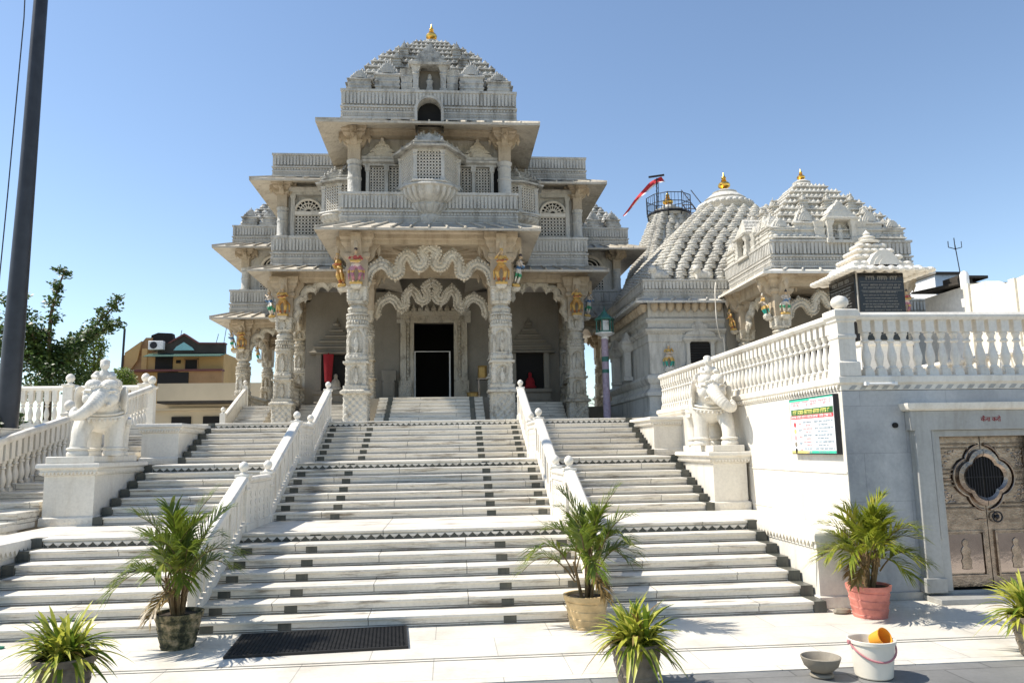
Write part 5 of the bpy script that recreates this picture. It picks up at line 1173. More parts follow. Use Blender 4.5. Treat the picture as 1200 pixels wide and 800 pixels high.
# inscription shrine on the platform
I = thing('inscription_shrine', 'small white canopy over black engraved stone slabs on the platform', 'shrine', (8.45, 13.45, PZ))
b = MB(); b.rect(8.0, 8.9, 13.0, 13.95, [(.35, PZ-.01), (.35, PZ+.13), (.28, PZ+.15), (.28, PZ+.24), (.16, PZ+.26), (.16, PZ+.34), (.06, PZ+.42), (.04, PZ+.84), (.08, PZ+.86), (.08, PZ+.92), (0, PZ+.94), (0, 5.08)]); b.build('base', 'marble', I)
for nm, f in (('front', 0), ('side', 1)):
    b = MB()
    if f == 0: b.box(8.02, 8.88, 12.965, 13.0, PZ+.95, 5.06)
    else: b.box(7.965, 8.0, 13.02, 13.93, PZ+.95, 5.06)
    sl_ = b.build('inscribed_slab', 'black', I)
    e = MB(); rs = random.Random(5+f)
    def mark_row(z, h, u0, u1):
        u = u0
        while u < u1:
            wl = min(u1, u+rs.uniform(1.5, 5)*h)
            def bx(a, c, zz0, zz1):
                if f == 0: e.box(8.02+a, 8.02+c, 12.961, 12.9655, zz0, zz1)
                else: e.box(7.961, 7.9655, 13.93-c, 13.93-a, zz0, zz1)
            bx(u, wl, z+h*.8, z+h)
            q = u
            while q < wl-.2*h:
                bx(q, q+.18*h, z, z+h*.8)
                if rs.random() < .6: bx(q+.18*h, q+.45*h, z+h*.3, z+h*.5)
                q += rs.uniform(.5, .8)*h
            u = wl+.6*h
    tz = 4.96
    mark_row(tz-.03, .07, .14, .30); mark_row(tz-.03, .07, .36, .54); mark_row(tz-.03, .07, .6, .74)
    mark_row(4.82, .032, .05, .8); mark_row(4.765, .032, .08, .78)
    for k in range(15): mark_row(4.69-k*.055, .022 if k % 5 else .03, .05+rs.uniform(0, .06), .80-rs.uniform(0, .12))
    for z in (4.895, 4.73): 
        if f == 0: e.box(8.05, 8.85, 12.961, 12.9655, z, z+.006)
        else: e.box(7.961, 7.9655, 13.05, 13.9, z, z+.006)
    e.build('engraved_text', 'engrave', sl_)
b = MB()
pass
b = MB(); b.rect(8.0, 9.03, 13.0, 13.85, [(.02, 5.10), (.2, 5.07), (.28, 5.045), (.30, 5.06), (.30, 5.10), (.15, 5.15), (.06, 5.20), (.06, 5.24)])
CX, CY, HX, HY = 8.515, 13.425, .515, .425
def lobes(o, z, k, r):
    for s in np.linspace(-1, 1, k):
        for sy in (-1, 1):
            b.ell((CX+s*(HX+o), CY+sy*(HY+o), z), (r, r*1.1, r*.62), 10, 6); b.ell((CX+sy*(HX+o), CY+s*(HY+o), z), (r*1.1, r, r*.62), 10, 6)
lobes(.24, 5.075, 9, .088); lobes(.10, 5.14, 8, .085)
for i, (o, z) in enumerate(((-.02, 5.22), (-.12, 5.37), (-.22, 5.51), (-.31, 5.63))):
    b.rect(8.0, 9.03, 13.0, 13.85, [(o, z-.02), (o+.05, z+.0), (o+.06, z+.045), (o-.06, z+.075), (o-.08, z+.16)]); lobes(o+.0, z+.03, 7-i, .082)
for q, r_ in ((12.90, .30), (12.88, .22), (12.86, .13)):
    P = [(CX+r_*math.cos(a_), 5.20+.95*r_*math.sin(a_)**1.5) for a_ in np.linspace(0, PI, 14)]; b.exz(P, q, 13.2)
b.lathe(CX, CY, [(.2, 5.72), (.22, 5.76), (.12, 5.80), (.15, 5.84), (.05, 5.89), (.07, 5.92), (.004, 6.0)], 12); b.build('canopy', 'marble', I)

# green lantern on a painted pillar
G = thing('lantern_pillar', 'mauve and teal painted pillar carrying a green glazed lantern right of the temple', 'lantern', (6.07, 26, Z3))
b = MB(); b.lathe(6.03, 26, [(.2, Z3), (.2, Z3+.1), (.13, Z3+.12), (.12, 5.75)], 16); pl = b.build('pillar', 'pinkp', G)
b = MB(); 
for z0_, z1_ in ((4.95, 5.12), (4.55, 4.68)): b.lathe(6.03, 26, [(.126, z0_), (.126, z1_)], 16)
b.build('teal_band', 'greenp', pl)
b = MB(); b.lathe(6.05, 26, [(.10, 5.7), (.14, 5.78), (.10, 5.82), (.28, 5.9), (.34, 5.93), (.34, 5.97)], 6); b.build('base_plate', 'white', G)
b = MB(); b.lathe(6.05, 26, [(.33, 5.97), (.33, 6.02), (.28, 6.03)], 6); b.lathe(6.05, 26, [(.30, 6.4), (.36, 6.42), (.36, 6.46), (.25, 6.54), (.12, 6.64), (.1, 6.7), (.03, 6.75), (.004, 6.95)], 6)
for i in range(6):
    a = 2*PI*i/6; x, y = 6.05+.29*math.cos(a), 26+.29*math.sin(a); b.tube([(x, y, 6.02), (x, y, 6.42)], .025, 6)
b.build('lantern_frame', 'greenp', G)
b = MB(); b.lathe(6.05, 26, [(.21, 6.03), (.21, 6.4)], 6); b.build('lantern_glass', 'steelp', G)

# ================================================================== elephants
def elephant_body():
    b = MB(); T_ = lambda P, r, n=16: b.tube(catmull(P, 4), np.interp(np.linspace(0, 1, (len(P)-1)*4+1), np.linspace(0, 1, len(r)), r), n)
    b.ell((.0, .38, .80), (.37, .66, .36), 24, 16); b.ell((0, .85, .78), (.33, .32, .36), 20, 14); b.ell((0, -.05, .80), (.34, .38, .36), 20, 14)
    T_([(0, .05, .85), (0, -.20, .98), (0, -.32, 1.08)], [.33, .28, .25])
    b.ell((0, -.41, 1.12), (.29, .26, .27), 24, 18)
    for q in (-1, 1): b.ell((q*.12, -.42, 1.32), (.145, .18, .13), 16, 12); b.ell((q*.17, -.56, 1.06), (.11, .10, .12), 14, 10)
    b.ell((0, -.52, .92), (.13, .13, .10))                                  # lower jaw
    P = catmull([(0, -.50, 1.14), (-.02, -.66, 1.06), (-.07, -.78, .95), (-.16, -.86, .83), (-.27, -.85, .74), (-.35, -.77, .74), (-.36, -.72, .82), (-.31, -.72, .87)], 10); n_ = len(P)
    b.tube(P, [(.155-.098*(i/n_)**.85)*(1+.05*(i % 3 == 0)) for i in range(n_)], 20)
    for s in (-1, 1):
        b.tube([(s*.12, -.56, .97), (s*.15, -.70, .92), (s*.165, -.80, .95)], [.05, .04, .015], 10)
        R = Matrix.Rotation(s*R_(26), 3, 'Z') @ Matrix.Rotation(R_(10), 3, 'X')
        b.ell((s*.34, -.24, 1.10), (.032, .17, .23), 18, 14, R); b.ell((s*.355, -.20, .92), (.028, .11, .16), 14, 10, R)
        b.ell((s*.235, -.575, 1.16), (.034, .04, .034), 12, 8); b.tube([(s*.14, -.66, 1.205), (s*.225, -.60, 1.22), (s*.285, -.51, 1.18)], .022, 6); b.tube([(s*.15, -.615, 1.115), (s*.205, -.575, 1.10), (s*.24, -.52, 1.12)], .014, 6)
    for i in range(7): a_ = -.9+.3*i; b.ell((.18*math.sin(a_), -.60-.04*math.cos(a_), 1.31-.05*abs(a_)), (.02, .02, .028), 8, 6)   # brow band
    b.ell((0, -.67, 1.20), (.035, .03, .05), 8, 6)
    # legs: outer foreleg steps forward, the others stand
    T_([(-.2, -.1, .75), (-.27, -.36, .50), (-.29, -.48, .28), (-.30, -.50, .02)], [.2, .155, .13, .145])
    T_([(.2, -.08, .75), (.21, -.12, .4), (.21, -.14, .02)], [.2, .15, .155])
    T_([(.2, .85, .75), (.22, .92, .4), (.21, .86, .02)], [.22, .155, .15]); T_([(-.2, .85, .75), (-.22, .80, .4), (-.21, .72, .02)], [.22, .155, .15])
    T_([(0, 1.14, .95), (.05, 1.24, .7), (.08, 1.22, .42)], [.05, .04, .035])
    for x, y in ((-.30, -.50), (.21, -.14), (.21, .86), (-.21, .72)): b.lathe(x, y, [(.17, .0), (.175, .05), (.15, .1)], 16)
    return remeshed(b, 'body', .011, 1)
EB = elephant_body(); EB.materials.append(M['ped'])
def rider():
    b = MB(); t = lambda P, r: b.tube(P, r, 10)
    b.ell((0, 0, .10), (.12, .11, .10)); t([(0, 0, .1), (0, -.01, .22), (0, -.01, .30)], [.10, .095, .06]); b.ell((0, -.02, .40), (.075, .08, .09)); b.ell((0, .0, .46), (.08, .08, .05)); b.ell((0, -.1, .39), (.015, .02, .02))
    for s in (-1, 1):
        t([(s*.1, 0, .27), (s*.15, -.12, .19), (s*.07, -.24, .17)], [.045, .04, .03]); t([(s*.08, 0, .08), (s*.17, -.18, .08), (s*.18, -.16, -.1)], [.07, .06, .04])
    return remeshed(b, 'rider', .014, 2)
RB = rider(); RB.materials.append(M['ped'])
def elephant(loc, flip, label):
    t = thing('elephant_statue', label, 'elephant statue', (0, 0, 0), 'carved elephants on pedestals')
    from_mesh('body', EB, 'ped', t); r = from_mesh('rider', RB, 'ped', t, (.0, -.06, 1.30)); r.scale = (1.1, 1.1, 1.12)
    b = MB()
    for z, rx, ry, yy in ((.86, .36, .33, -.14), (.80, .375, .35, -.12)):
        b.tube([(rx*math.sin(a), yy-ry*math.cos(a), z-.10*math.cos(a)) for a in np.linspace(-2.1, 2.1, 30)], .022, 8)
    for a in np.linspace(-.9, .9, 9): b.ell((.375*math.sin(a), -.13-.36*math.cos(a), .755-.10*math.cos(a)), (.028, .02, .035), 8, 6)
    b.build('collar', 'ped', t, local=True)
    for x, y in ((-.30, -.50), (.21, -.14), (.21, .86), (-.21, .72)):
        b = MB(); b.lathe(x, y, [(.155, .11), (.178, .125), (.178, .15), (.155, .165)], 18); b.build('anklet', 'ped', t, local=True)
    ce = lambda y, c, L, r: r*math.sqrt(max(0, 1-((y-c)/L)**2))
    crx = lambda y: max(ce(y, .38, .66, .37), ce(y, .85, .32, .33), ce(y, -.05, .38, .34))
    b = MB(); rings = []
    for y in np.linspace(.12, .82, 12): rings.append([((crx(y)+.012)*math.sin(a), y, .80+(crx(y)+.014)*math.cos(a)*.985) for a in np.linspace(-1.9, 1.9, 24)])
    b.loft(rings, False, False)
    for y in (.13, .81): b.tube([((crx(y)+.014)*math.sin(a), y, .80+(crx(y)+.016)*math.cos(a)*.985) for a in np.linspace(-1.9, 1.9, 24)], .016, 6)
    for s in (-1, 1): b.tube([(s*.385, y, .66) for y in np.linspace(.13, .81, 4)], .016, 6); [b.ell((s*.385, y, .62), (.02, .03, .045), 6, 5) for y in np.linspace(.18, .76, 8)]
    b.build('saddle_cloth', 'ped', t, local=True, angle=60)
    b = MB(); b.rect(-.2, .2, .28, .68, [(.04, 1.18), (.04, 1.24), (0, 1.25), (0, 1.34), (.03, 1.36), (.03, 1.39)]); b.exz([(-.22, 1.38), (.22, 1.38), (.2, 1.52), (0, 1.62), (-.2, 1.52)], .62, .68)
    for s in (-1, 1): b.box(min(s*.2, s*.24), max(s*.2, s*.24), .3, .62, 1.38, 1.48)
    b.build('howdah', 'ped', t, local=True, bevel=.008)
    t.location = loc; t.rotation_euler = (0, 0, R_(-10) if flip else R_(17))
    if flip: t.scale = (-.86, .76, .87)
    else: t.scale = (.96, .78, .88)
    return t
elephant((-5.32, 13.55, 2.0), False, 'white marble elephant with a small rider on the left pedestal, trunk curled outward')
elephant((5.30, 13.5, 2.0), True, 'white marble elephant with a small rider on the right pedestal beside the balustrade')

# ================================================================== plants
def pot_profile(r0, r1, h): return [(r0*.96, 0), (r0, .02), (r0+(r1-r0)*.5, h*.5), (r1*.95, h*.82), (r1*1.04, h*.84), (r1*1.06, h*.98), (r1*1.02, h), (r1*.9, h), (r1*.86, h*.9), (0.01, h*.9)]
def make_pot(t, mt, r0, r1, h, swirl=5):
    b = MB(); n = 40; rings = []; Z = np.linspace(0, 1, 46)
    for u in Z:
        r = r0+(r1-r0)*u**.9
        if u > .84: r *= 1.05
        gr = lambda j: (.010*((u*4.2+j/n) % 1.0)-.005) if .03 < u < .84 else 0
        rings.append([((r+gr(j))*math.cos(2*PI*j/n), (r+gr(j))*math.sin(2*PI*j/n), u*h) for j in range(n)])
    for k, z in ((.93, h), (.9, h*.9)): rings.append([(r1*k*math.cos(2*PI*j/n), r1*k*math.sin(2*PI*j/n), z) for j in range(n)])
    b.loft(rings, True, False); b.add([(r0*math.cos(2*PI*j/n), r0*math.sin(2*PI*j/n), .001) for j in range(n)], [tuple(range(n))])
    p = b.build('pot', mt, t, local=True, angle=50)
    b = MB(); rr = random.Random(2); b.loft([[(r1*k*math.cos(2*PI*j/16), r1*k*math.sin(2*PI*j/16), h*(.9+.03*rr.random())) for j in range(16)] for k in (.92, .5, .02)], True, False); b.build('soil', 'soil', p, local=True)
def frond(lf, st, base, az, up, L, droop, rr, wl=.26):
    """arching rachis with paired blades"""
    d = Vector((math.cos(az), math.sin(az), 0)); n = 12; P = []
    for i in range(n+1):
        t = i/n; P.append(base+d*(L*(math.sin(up)*t+.28*t*t))+Vector((0, 0, L*(math.cos(up)*t*1.05-droop*t*t*t))))
    st.tube(P, [.011*(1-.75*i/n) for i in range(n+1)], 5)
    side = Vector((-d.y, d.x, 0))
    m_ = 30
    for i in range(m_):
        t = .32+.68*i/(m_-1); k = min(n-1, int(t*n)); f = t*n-k; p = P[k].lerp(P[k+1], f); tg = (P[k+1]-P[k]).normalized()
        nrm = side.cross(tg).normalized()
        if nrm.z < 0: nrm = -nrm
        for s in (-1, 1):
            l = wl*(.55+.75*math.sin(PI*min(1, (t-.25)*1.15))**.8)*rr.uniform(.8, 1.12); ang = R_(48-22*t+rr.uniform(-8, 8))
            dr = (tg*math.cos(ang)+side*s*math.sin(ang)+nrm*rr.uniform(.12, .38)).normalized()
            w = .0105*rr.uniform(.8, 1.15); wv = dr.cross(nrm).normalized()*w
            q1 = p+dr*l*.5; q2 = p+dr*l+Vector((0, 0, -l*rr.uniform(.10, .35)))
            lf.add([p-wv*.5, p+wv*.5, q1+wv, q1-wv, q2], [(0, 1, 2, 3), (3, 2, 4)])
def palm(loc, label, potm, pr, leaf, nf, H, spread, seed, lean=(0, 0)):
    t = thing('potted_palm', label, 'potted palm', loc, 'potted palms at the stair foot'); rr = random.Random(seed)
    make_pot(t, potm, *pr); h = pr[2]
    st = MB(); lf = MB()
    stems = [(rr.uniform(-.09, .09), rr.uniform(-.09, .09)) for _ in range(9)]
    for x, y in stems: st.tube([(x*.6, y*.6, h*.85), (x*1.1, y*1.1, h+.15), (x*1.6, y*1.6, h+.36)], [.02, .017, .012], 7)
    for i in range(nf):
        x, y = stems[i % 9]; az = 2.399*i+rr.uniform(-.3, .3); u = (i+.5)/nf
        up = R_(6+58*u**1.15)+rr.uniform(-.07, .07); L = H*(1.0-.22*u)*rr.uniform(.82, 1.05)
        frond(lf, st, Vector((x*1.5+lean[0]*.1, y*1.5, h+.28-.14*u)), az, up*spread, L, .12+.62*u, rr)
    dr = MB()
    for i in range(2): frond(dr, st, Vector((0, 0, h+.16)), seed+2.3*i, R_(62), H*.42, .8, rr, .15)
    dr.build('dry_fronds', 'dry', t, local=True, angle=180)
    st.build('stem', 'stem', t, local=True); lf.build('fronds', leaf, t, local=True, angle=180)
palm((-2.27, 8.60, 0), 'tall dark green palm in a mossy grey pot left of the rubber mat', 'mossy', (.165, .24, .36), 'palm', 21, .99, .50, 21)
palm((2.12, 8.82, 0), 'green palm in an ochre pot at the foot of the right stair balustrade', 'yellowpot', (.19, .25, .36), 'palm', 18, .95, .52, 5)
palm((5.46, 8.83, 0), 'yellow-green palm in a pink terracotta pot by the grey wall', 'terra', (.185, .24, .36), 'palmy', 25, .78, .72, 33)
def spider(loc, label, potm, pr, n, L, seed):
    t = thing('potted_spider_plant', label, 'potted plant', loc, 'strap-leaved plants in pots'); rr = random.Random(seed)
    make_pot(t, potm, *pr); h = pr[2]; A = MB(); B = MB(); C_ = MB()
    for i in range(n):
        az = rr.uniform(0, 2*PI); u = rr.random(); up = R_(12+76*u**.7); l = L*rr.uniform(.65, 1.1); d = Vector((math.cos(az), math.sin(az), 0)); s = Vector((-d.y, d.x, 0))
        base = Vector((rr.uniform(-.09, .09), rr.uniform(-.09, .09), h*.9)); w = rr.uniform(.015, .027); k = 7; tw = rr.uniform(-.4, .4)
        dro = rr.uniform(.6, 1.15)*(.55+.6*u)
        P = [base+d*l*(math.sin(up)*q*.85+.12*q*q)+Vector((0, 0, l*(math.cos(up)*q+.42*q-dro*q*q*.95)))+s*tw*.12*q*q for q in [j/k for j in range(k+1)]]
        g = C_ if rr.random() < .07 else B if rr.random() < .62 else A; vs = []; fs = []
        vs2 = []
        for j, p in enumerate(P):
            q = j/k; ww = w*(.7+.6*q)*(1-q**3)+.0006; c = Vector((0, 0, -.35*ww)); vs += [p-s*ww, p+c, p+s*ww]
        for j in range(k): o = j*3; fs += [(o, o+1, o+4, o+3), (o+1, o+2, o+5, o+4)]
        g.add(vs, fs)
        if g is A:                                       # pale margin strip along half of the green blades
            B.add([v for j, p in enumerate(P) for v in (p+s*(w*(.7+.6*j/k)*(1-(j/k)**3))+Vector((0, 0, .002)), p+s*(w*.6*(.7+.6*j/k)*(1-(j/k)**3))+Vector((0, 0, .002)))], [(2*j, 2*j+1, 2*j+3, 2*j+2) for j in range(k)])
    A.build('green_blades', 'spiderg', t, local=True, angle=180); B.build('yellow_blades', 'spidery', t, local=True, angle=180); C_.build('dry_blades', 'dry', t, local=True, angle=180)
spider((-2.62, 6.92, 0), 'bushy strap-leaved plant in a brown pot at the left front corner', 'brownpot', (.17, .235, .36), 200, .46, 3)
spider((2.15, 6.62, 0), 'yellow strap-leaved plant in a grooved brown pot in front of the steps', 'brownpot', (.15, .215, .37), 200, .45, 4)
spider((6.08, 7.02, 0), 'lush strap-leaved plant at the right edge in front of the metal door', 'brownpot', (.15, .22, .36), 220, .50, 6)

# ================================================================== small things
def single(name, label, cat, mt, f, at, **k): b = MB(); f(b); o = b.build(name, mt, None, at=at, **k); return tag(o, label, cat)
mt_ = thing('door_mat', 'black ribbed rubber mat at the foot of the middle stair', 'mat', (-.78, 8.58, 0))
b = MB(); b.box(-.9, .9, -.47, .47, .001, .012)
for i in range(44): x = -.88+i*.0409; b.box(x-.012, x+.012, -.46, .46, .012, .024)
for i in range(18): y = -.45+i*.053; b.box(-.89, .89, y-.006, y+.006, .0125, .0285)
b.box(-.905, .905, -.475, -.455, .001, .026); b.box(-.905, .905, .455, .475, .001, .026); b.box(-.905, -.885, -.455, .455, .001, .026); b.box(.885, .905, -.455, .455, .001, .026)
b.build('ribbed_surface', 'rubber', mt_, local=True); mt_.rotation_euler = (0, 0, R_(4.2))
BKS = .93
bk = thing('bucket', 'cream plastic bucket with a pink handle on the paving', 'bucket', (4.24, 6.64, 0))
b = MB(); pr = [(.155, 0), (.165, .012), (.20, .30), (.212, .305), (.215, .335), (.205, .338), (.195, .33), (.158, .02), (.01, .018)]
b.lathe(0, 0, pr, 36, 0, 1, 1, False); b.build('tub', 'bucketm', bk, local=True)
b = MB(); hp = [(.214*math.cos(a), .01+(-.20)*math.sin(a)*.98, .315-.15*math.sin(a)) for a in np.linspace(0, PI, 22)]; b.tube(hp, .009, 8)
for s in (-1, 1): b.lathe(s*.214, 0, [(.02, .295), (.024, .31), (.02, .33)], 8)
b.build('handle', 'pinkpl', bk, local=True); bk.scale = (BKS,)*3
def mug(b):
    k = MB(); k.lathe(0, 0, [(.058, 0), (.062, .01), (.074, .13), (.078, .135), (.072, .136), (.06, .012), (.004, .01)], 24, 0, 1, 1, False); rot = Matrix.Rotation(R_(62), 3, 'X') @ Matrix.Rotation(R_(18), 3, 'Y')
    b.v += [tuple(rot @ Vector(v)+Vector((4.295, 6.70, .275))) for v in k.v]; b.f += k.f; b.mi += k.mi
single('mug', 'orange plastic mug lying inside the cream bucket', 'mug', 'orangepl', mug, (4.30, 6.70, .30))
bw = thing('stone_bowl', 'round grey stone bowl on a small foot beside the bucket', 'bowl', (3.80, 6.70, 0))
b = MB(); b.lathe(0, 0, [(.045, .035), (.10, .05), (.155, .10), (.18, .165), (.184, .178), (.172, .182), (.16, .17), (.13, .115), (.06, .08), (.005, .075)], 32, 0, 1, 1, False); b.build('bowl', 'bowlm', bw, local=True)
b = MB(); b.lathe(0, 0, [(.105, .001), (.11, .012), (.10, .03), (.05, .042)], 24); b.build('foot', 'bowlm', bw, local=True); bw.scale = (.92,)*3
def rock(b): 
    rr = random.Random(8); b.ell((5.22, 9.02, .03), (.12, .07, .035), 12, 7); b.v = [(x+rr.uniform(-.008, .008), y+rr.uniform(-.008, .008), max(.001, z)) for x, y, z in b.v]
single('loose_stone', 'flat pale stone on the floor beside the pink pot', 'stone', 'bowlm', rock, (5.22, 9.02, 0))
def slip(b):
    o = [(.0, -.13), (.04, -.12), (.048, -.05), (.036, .03), (.045, .09), (.03, .135), (0, .145), (-.03, .13), (-.04, .08), (-.034, 0), (-.042, -.07), (-.03, -.12)]
    b.loft([[(-4.27+y, 8.82+x, z) for x, y in o] for z in (.001, .02)]); b.tube([(-4.27, 8.775, .02), (-4.22, 8.80, .06), (-4.19, 8.82, .055), (-4.22, 8.845, .06), (-4.27, 8.865, .02)], .009, 6)
M['slip'] = plain('green_rubber', (.01, .16, .09), .5)
single('slipper', 'green rubber slipper at the far left edge of the court', 'slipper', 'slip', slip, (-4.27, 8.82, 0))

# pole and wires
po = thing('utility_pole', 'tall dark tapering pole rising past the top of the picture', 'pole', (-7.66, 15, 0))
b = MB(); b.tube([(-7.70, 15, .1), (-7.66, 15, 3.6), (-7.63, 15, 7.4), (-7.62, 15, 16)], [.215, .185, .145, .10], 28); b.build('shaft', 'pole', po)
b = MB(); b.lathe(-7.66, 15, [(.36, .05), (.36, .25), (.24, .27), (.23, .4)], 24); b.build('base_collar', 'pole', po)
single('overhead_wire', 'thin drooping wire left of the dark pole', 'wire', 'iron', lambda b: b.tube([(-8.35, 15.6, 14), (-8.15, 15.4, 11), (-8.2, 15.4, 7.2), (-8.2, 15.3, 4.0)], .012, 5), (-8.2, 15.4, 4))

# ================================================================== trees and shrubs
def leaves(b, c, rad, n, size, rr, flat=.75):
    for _ in range(n):
        v = Vector((rr.gauss(0, 1), rr.gauss(0, 1), rr.gauss(0, 1))).normalized()*rad*rr.random()**.45; v.z *= flat; p = Vector(c)+v
        a = Vector((rr.uniform(-1, 1), rr.uniform(-1, 1), rr.uniform(-.6, .6))).normalized(); u = a.orthogonal().normalized(); s = size*rr.uniform(.6, 1.3)
        b.add([p, p+a*s*.5+u*s*.28, p+a*s, p+a*s*.5-u*s*.28], [(0, 1, 2, 3)])
def tree(name, label, cat, base, trunk_h, limbs, r0, leafsize, per, seed, lm='tree', group=None, blob=()):
    t = thing(name, label, cat, base, group); rr = random.Random(seed); tr = MB(); lf = MB(); B = Vector(base)
    top = B+Vector((.1, 0, trunk_h)); tr.tube([B, B.lerp(top, .5)+Vector((.06, .05, 0)), top], [r0, r0*.8, r0*.62], 10)
    for e, w_ in limbs:
        e = Vector(e); mid = top.lerp(e, .5)+Vector((rr.uniform(-.2, .2), rr.uniform(-.2, .2), .25)); P = catmull([top, mid, e], 7); tr.tube(P, [r0*.42*(1-i/len(P))+.012 for i in range(len(P))], 6)
        for i, p in enumerate(P[2:]):
            f = (i+2)/len(P); leaves(lf, p+Vector((rr.uniform(-.12, .12), rr.uniform(-.15, .15), rr.uniform(-.05, .15))), w_*(1.1-.75*f)+.08, int(per*(1.15-.7*f)), leafsize, rr)
            if rr.random() < .6:
                q = p+Vector((rr.uniform(-.5, .5), rr.uniform(-.5, .5), rr.uniform(-.1, .45)))*w_*1.3; tr.tube([p, q], [.015, .006], 4); leaves(lf, q, w_*.42, int(per*.5), leafsize, rr)
    for c, r, n in blob: leaves(lf, c, r, n, leafsize, rr)
    tr.build('trunk', 'bark', t); lf.build('crown', lm, t, angle=180); return t
tree('broadleaf_tree', 'dark leafy tree with long arching branches behind the level balustrade', 'tree', (-11.6, 24, 0), 4.4,
     [((-11.05, 23.6, 7.62), .24), ((-9.60, 24, 6.70), .30), ((-9.55, 23.8, 5.98), .26), ((-10.3, 23.5, 5.2), .4), ((-12.7, 24, 6.9), .5), ((-13.6, 24.3, 6.2), .6), ((-13.2, 24.2, 5.4), .6), ((-11.9, 23.6, 5.8), .45), ((-10.8, 24.4, 5.6), .4)], .17, .13, 62, 4,
     blob=(((-11.7, 23.8, 4.9), .75, 420), ((-11.0, 23.6, 4.5), .6, 380), ((-12.6, 24, 5.2), .8, 420), ((-10.6, 23.8, 4.3), .5, 500), ((-11.4, 23.4, 4.0), .55, 600), ((-12.8, 23.5, 4.1), .8, 800)))
tree('broadleaf_tree', 'small airy pale green tree just left of the yellow house', 'tree', (-17.5, 40, 0), 5.2, [((-17.0, 40, 7.9), .5), ((-18.3, 40, 7.6), .6), ((-17.6, 40, 8.2), .5), ((-19, 40, 7.2), .6)], .16, .15, 60, 9, 'bush')
def shrub(label, base, blobs, size, lm, seed, stems):
    t = thing('shrub', label, 'shrub', base); rr = random.Random(seed); lf = MB(); tr = MB()
    for c, r, n in blobs: leaves(lf, c, r, n, size, rr, .85)
    for e in stems: tr.tube([base, Vector(base).lerp(Vector(e), .5)+Vector((.05, .05, .1)), e], [.03, .02, .01], 6)
    tr.build('stem', 'bark', t); lf.build('foliage', lm, t, angle=180)
shrub('dark shrub at the foot of the tall pole on the left edge', (-8.2, 15.6, 0), (((-8.15, 15.4, 2.7), .5, 1500), ((-8.5, 15.6, 3.0), .5, 1300), ((-7.9, 14.75, 2.5), .34, 700), ((-8.7, 15.8, 2.3), .7, 1000)), .10, 'tree', 2, [(-8.2, 15.4, 2.8), (-8.5, 15.6, 3.0), (-7.95, 14.8, 2.5)])
shrub('rounded yellow-green shrub behind the newel posts left of the temple', (-10.4, 26.5, Z3), (((-10.4, 26.5, 4.65), .38, 900), ((-10.15, 26.4, 4.45), .3, 500)), .08, 'bush', 12, [(-10.4, 26.5, 4.7), (-10.2, 26.4, 4.5)])
def palmtree(): 
    t = thing('palm_tree', 'small palm glimpsed in the gap right of the temple pillar', 'palm', (8.6, 38, 0)); rr = random.Random(1); st = MB(); lf = MB(); st.tube([(8.6, 38, 0), (8.6, 38, 3.6)], .1, 8)
    for i in range(12): frond(lf, st, Vector((8.6, 38, 3.5)), 2.399*i, R_(20+60*i/12), 1.7, .5, rr, .5)
    st.build('trunk', 'bark', t); lf.build('fronds', 'palm', t, angle=180)
palmtree()

# ================================================================== neighbouring buildings
M['ochre'] = plain('ochre_wall', (.47, .31, .135), .8, 0, .2, .12, .6); M['beige'] = plain('beige_wall', (.56, .47, .33), .8, 0, .2, .1, .5); M['maroon'] = plain('maroon_trim', (.14, .05, .045), .7); M['brownw'] = plain('brown_wall', (.33, .20, .10), .8, 0, .2, .2, .8); M['darkroof'] = plain('dark_parapet', (.055, .048, .04), .8, 0, .2, .25, .8)
M['teal'] = plain('teal_panel', (.25, .50, .50), .4); M['awning'] = plain('green_awning', (.07, .14, .11), .6); M['bluew'] = stone('shade_blue_wall', (.42, .50, .58), (.36, .43, .5), (.12, .12, .12), .6, .8, grime=(.58, .66), sstretch=(1, 1, 1))  # bluew: shade on the white house front put into the wall colour
M['plaster'] = stone('cream_plaster', (.78, .73, .62), (.70, .65, .55), (.42, .36, .27), .4, .8)
H_ = thing('yellow_house', 'ochre house with a dark gabled parapet and green awning beyond the left stairs', 'house', (-20.5, 60, 0))
b = MB(); b.box(-22.6, -16.8, 60, 66, 0, 9.75); b.build('wall', 'ochre', H_)
b = MB(); b.exz([(-21.7, 9.7), (-16.7, 9.7), (-16.7, 10.4), (-18.7, 10.42), (-19.75, 11.15), (-20.8, 10.5), (-21.7, 10.5)], 59.8, 60.3); b.build('parapet', 'darkroof', H_)
b = MB(); b.exz([(-20.95, 10.47), (-20.8, 10.60), (-19.75, 11.25), (-18.65, 10.53), (-16.65, 10.50), (-16.65, 10.40), (-18.7, 10.42), (-19.75, 11.10), (-20.8, 10.48)], 59.7, 60.32); b.build('parapet_coping', 'maroon', H_)
b = MB(); b.exz([(-20.5, 9.92), (-18.95, 9.92), (-19.1, 10.12), (-19.75, 10.55), (-20.3, 10.2)], 59.72, 59.82); b.build('gable_panel', 'teal', H_)
b = MB()
for i in range(34): x = -22.3+i*.165; b.eyz([(58.7, 9.32), (58.7, 9.36), (60, 9.72), (60, 9.62)], x, x+.12)
b.eyz([(58.72, 9.31), (58.72, 9.33), (60, 9.69), (60, 9.60)], -22.35, -16.7); b.build('awning', 'awning', H_)
b = MB(); b.box(-21.9, -20.6, 59.95, 60.05, 8.5, 9.5); b.build('doorway', 'void', H_)
b = MB(); b.box(-19.65, -18.75, 59.95, 60.05, 8.42, 9.22); wn = b.build('window', 'void', H_)
b = MB(); b.box(-19.72, -19.65, 59.9, 60.0, 8.38, 9.28); b.box(-18.75, -18.68, 59.9, 60.0, 8.38, 9.28); b.box(-19.72, -18.68, 59.9, 60, 9.22, 9.29); b.build('window_frame', 'brownw', wn)
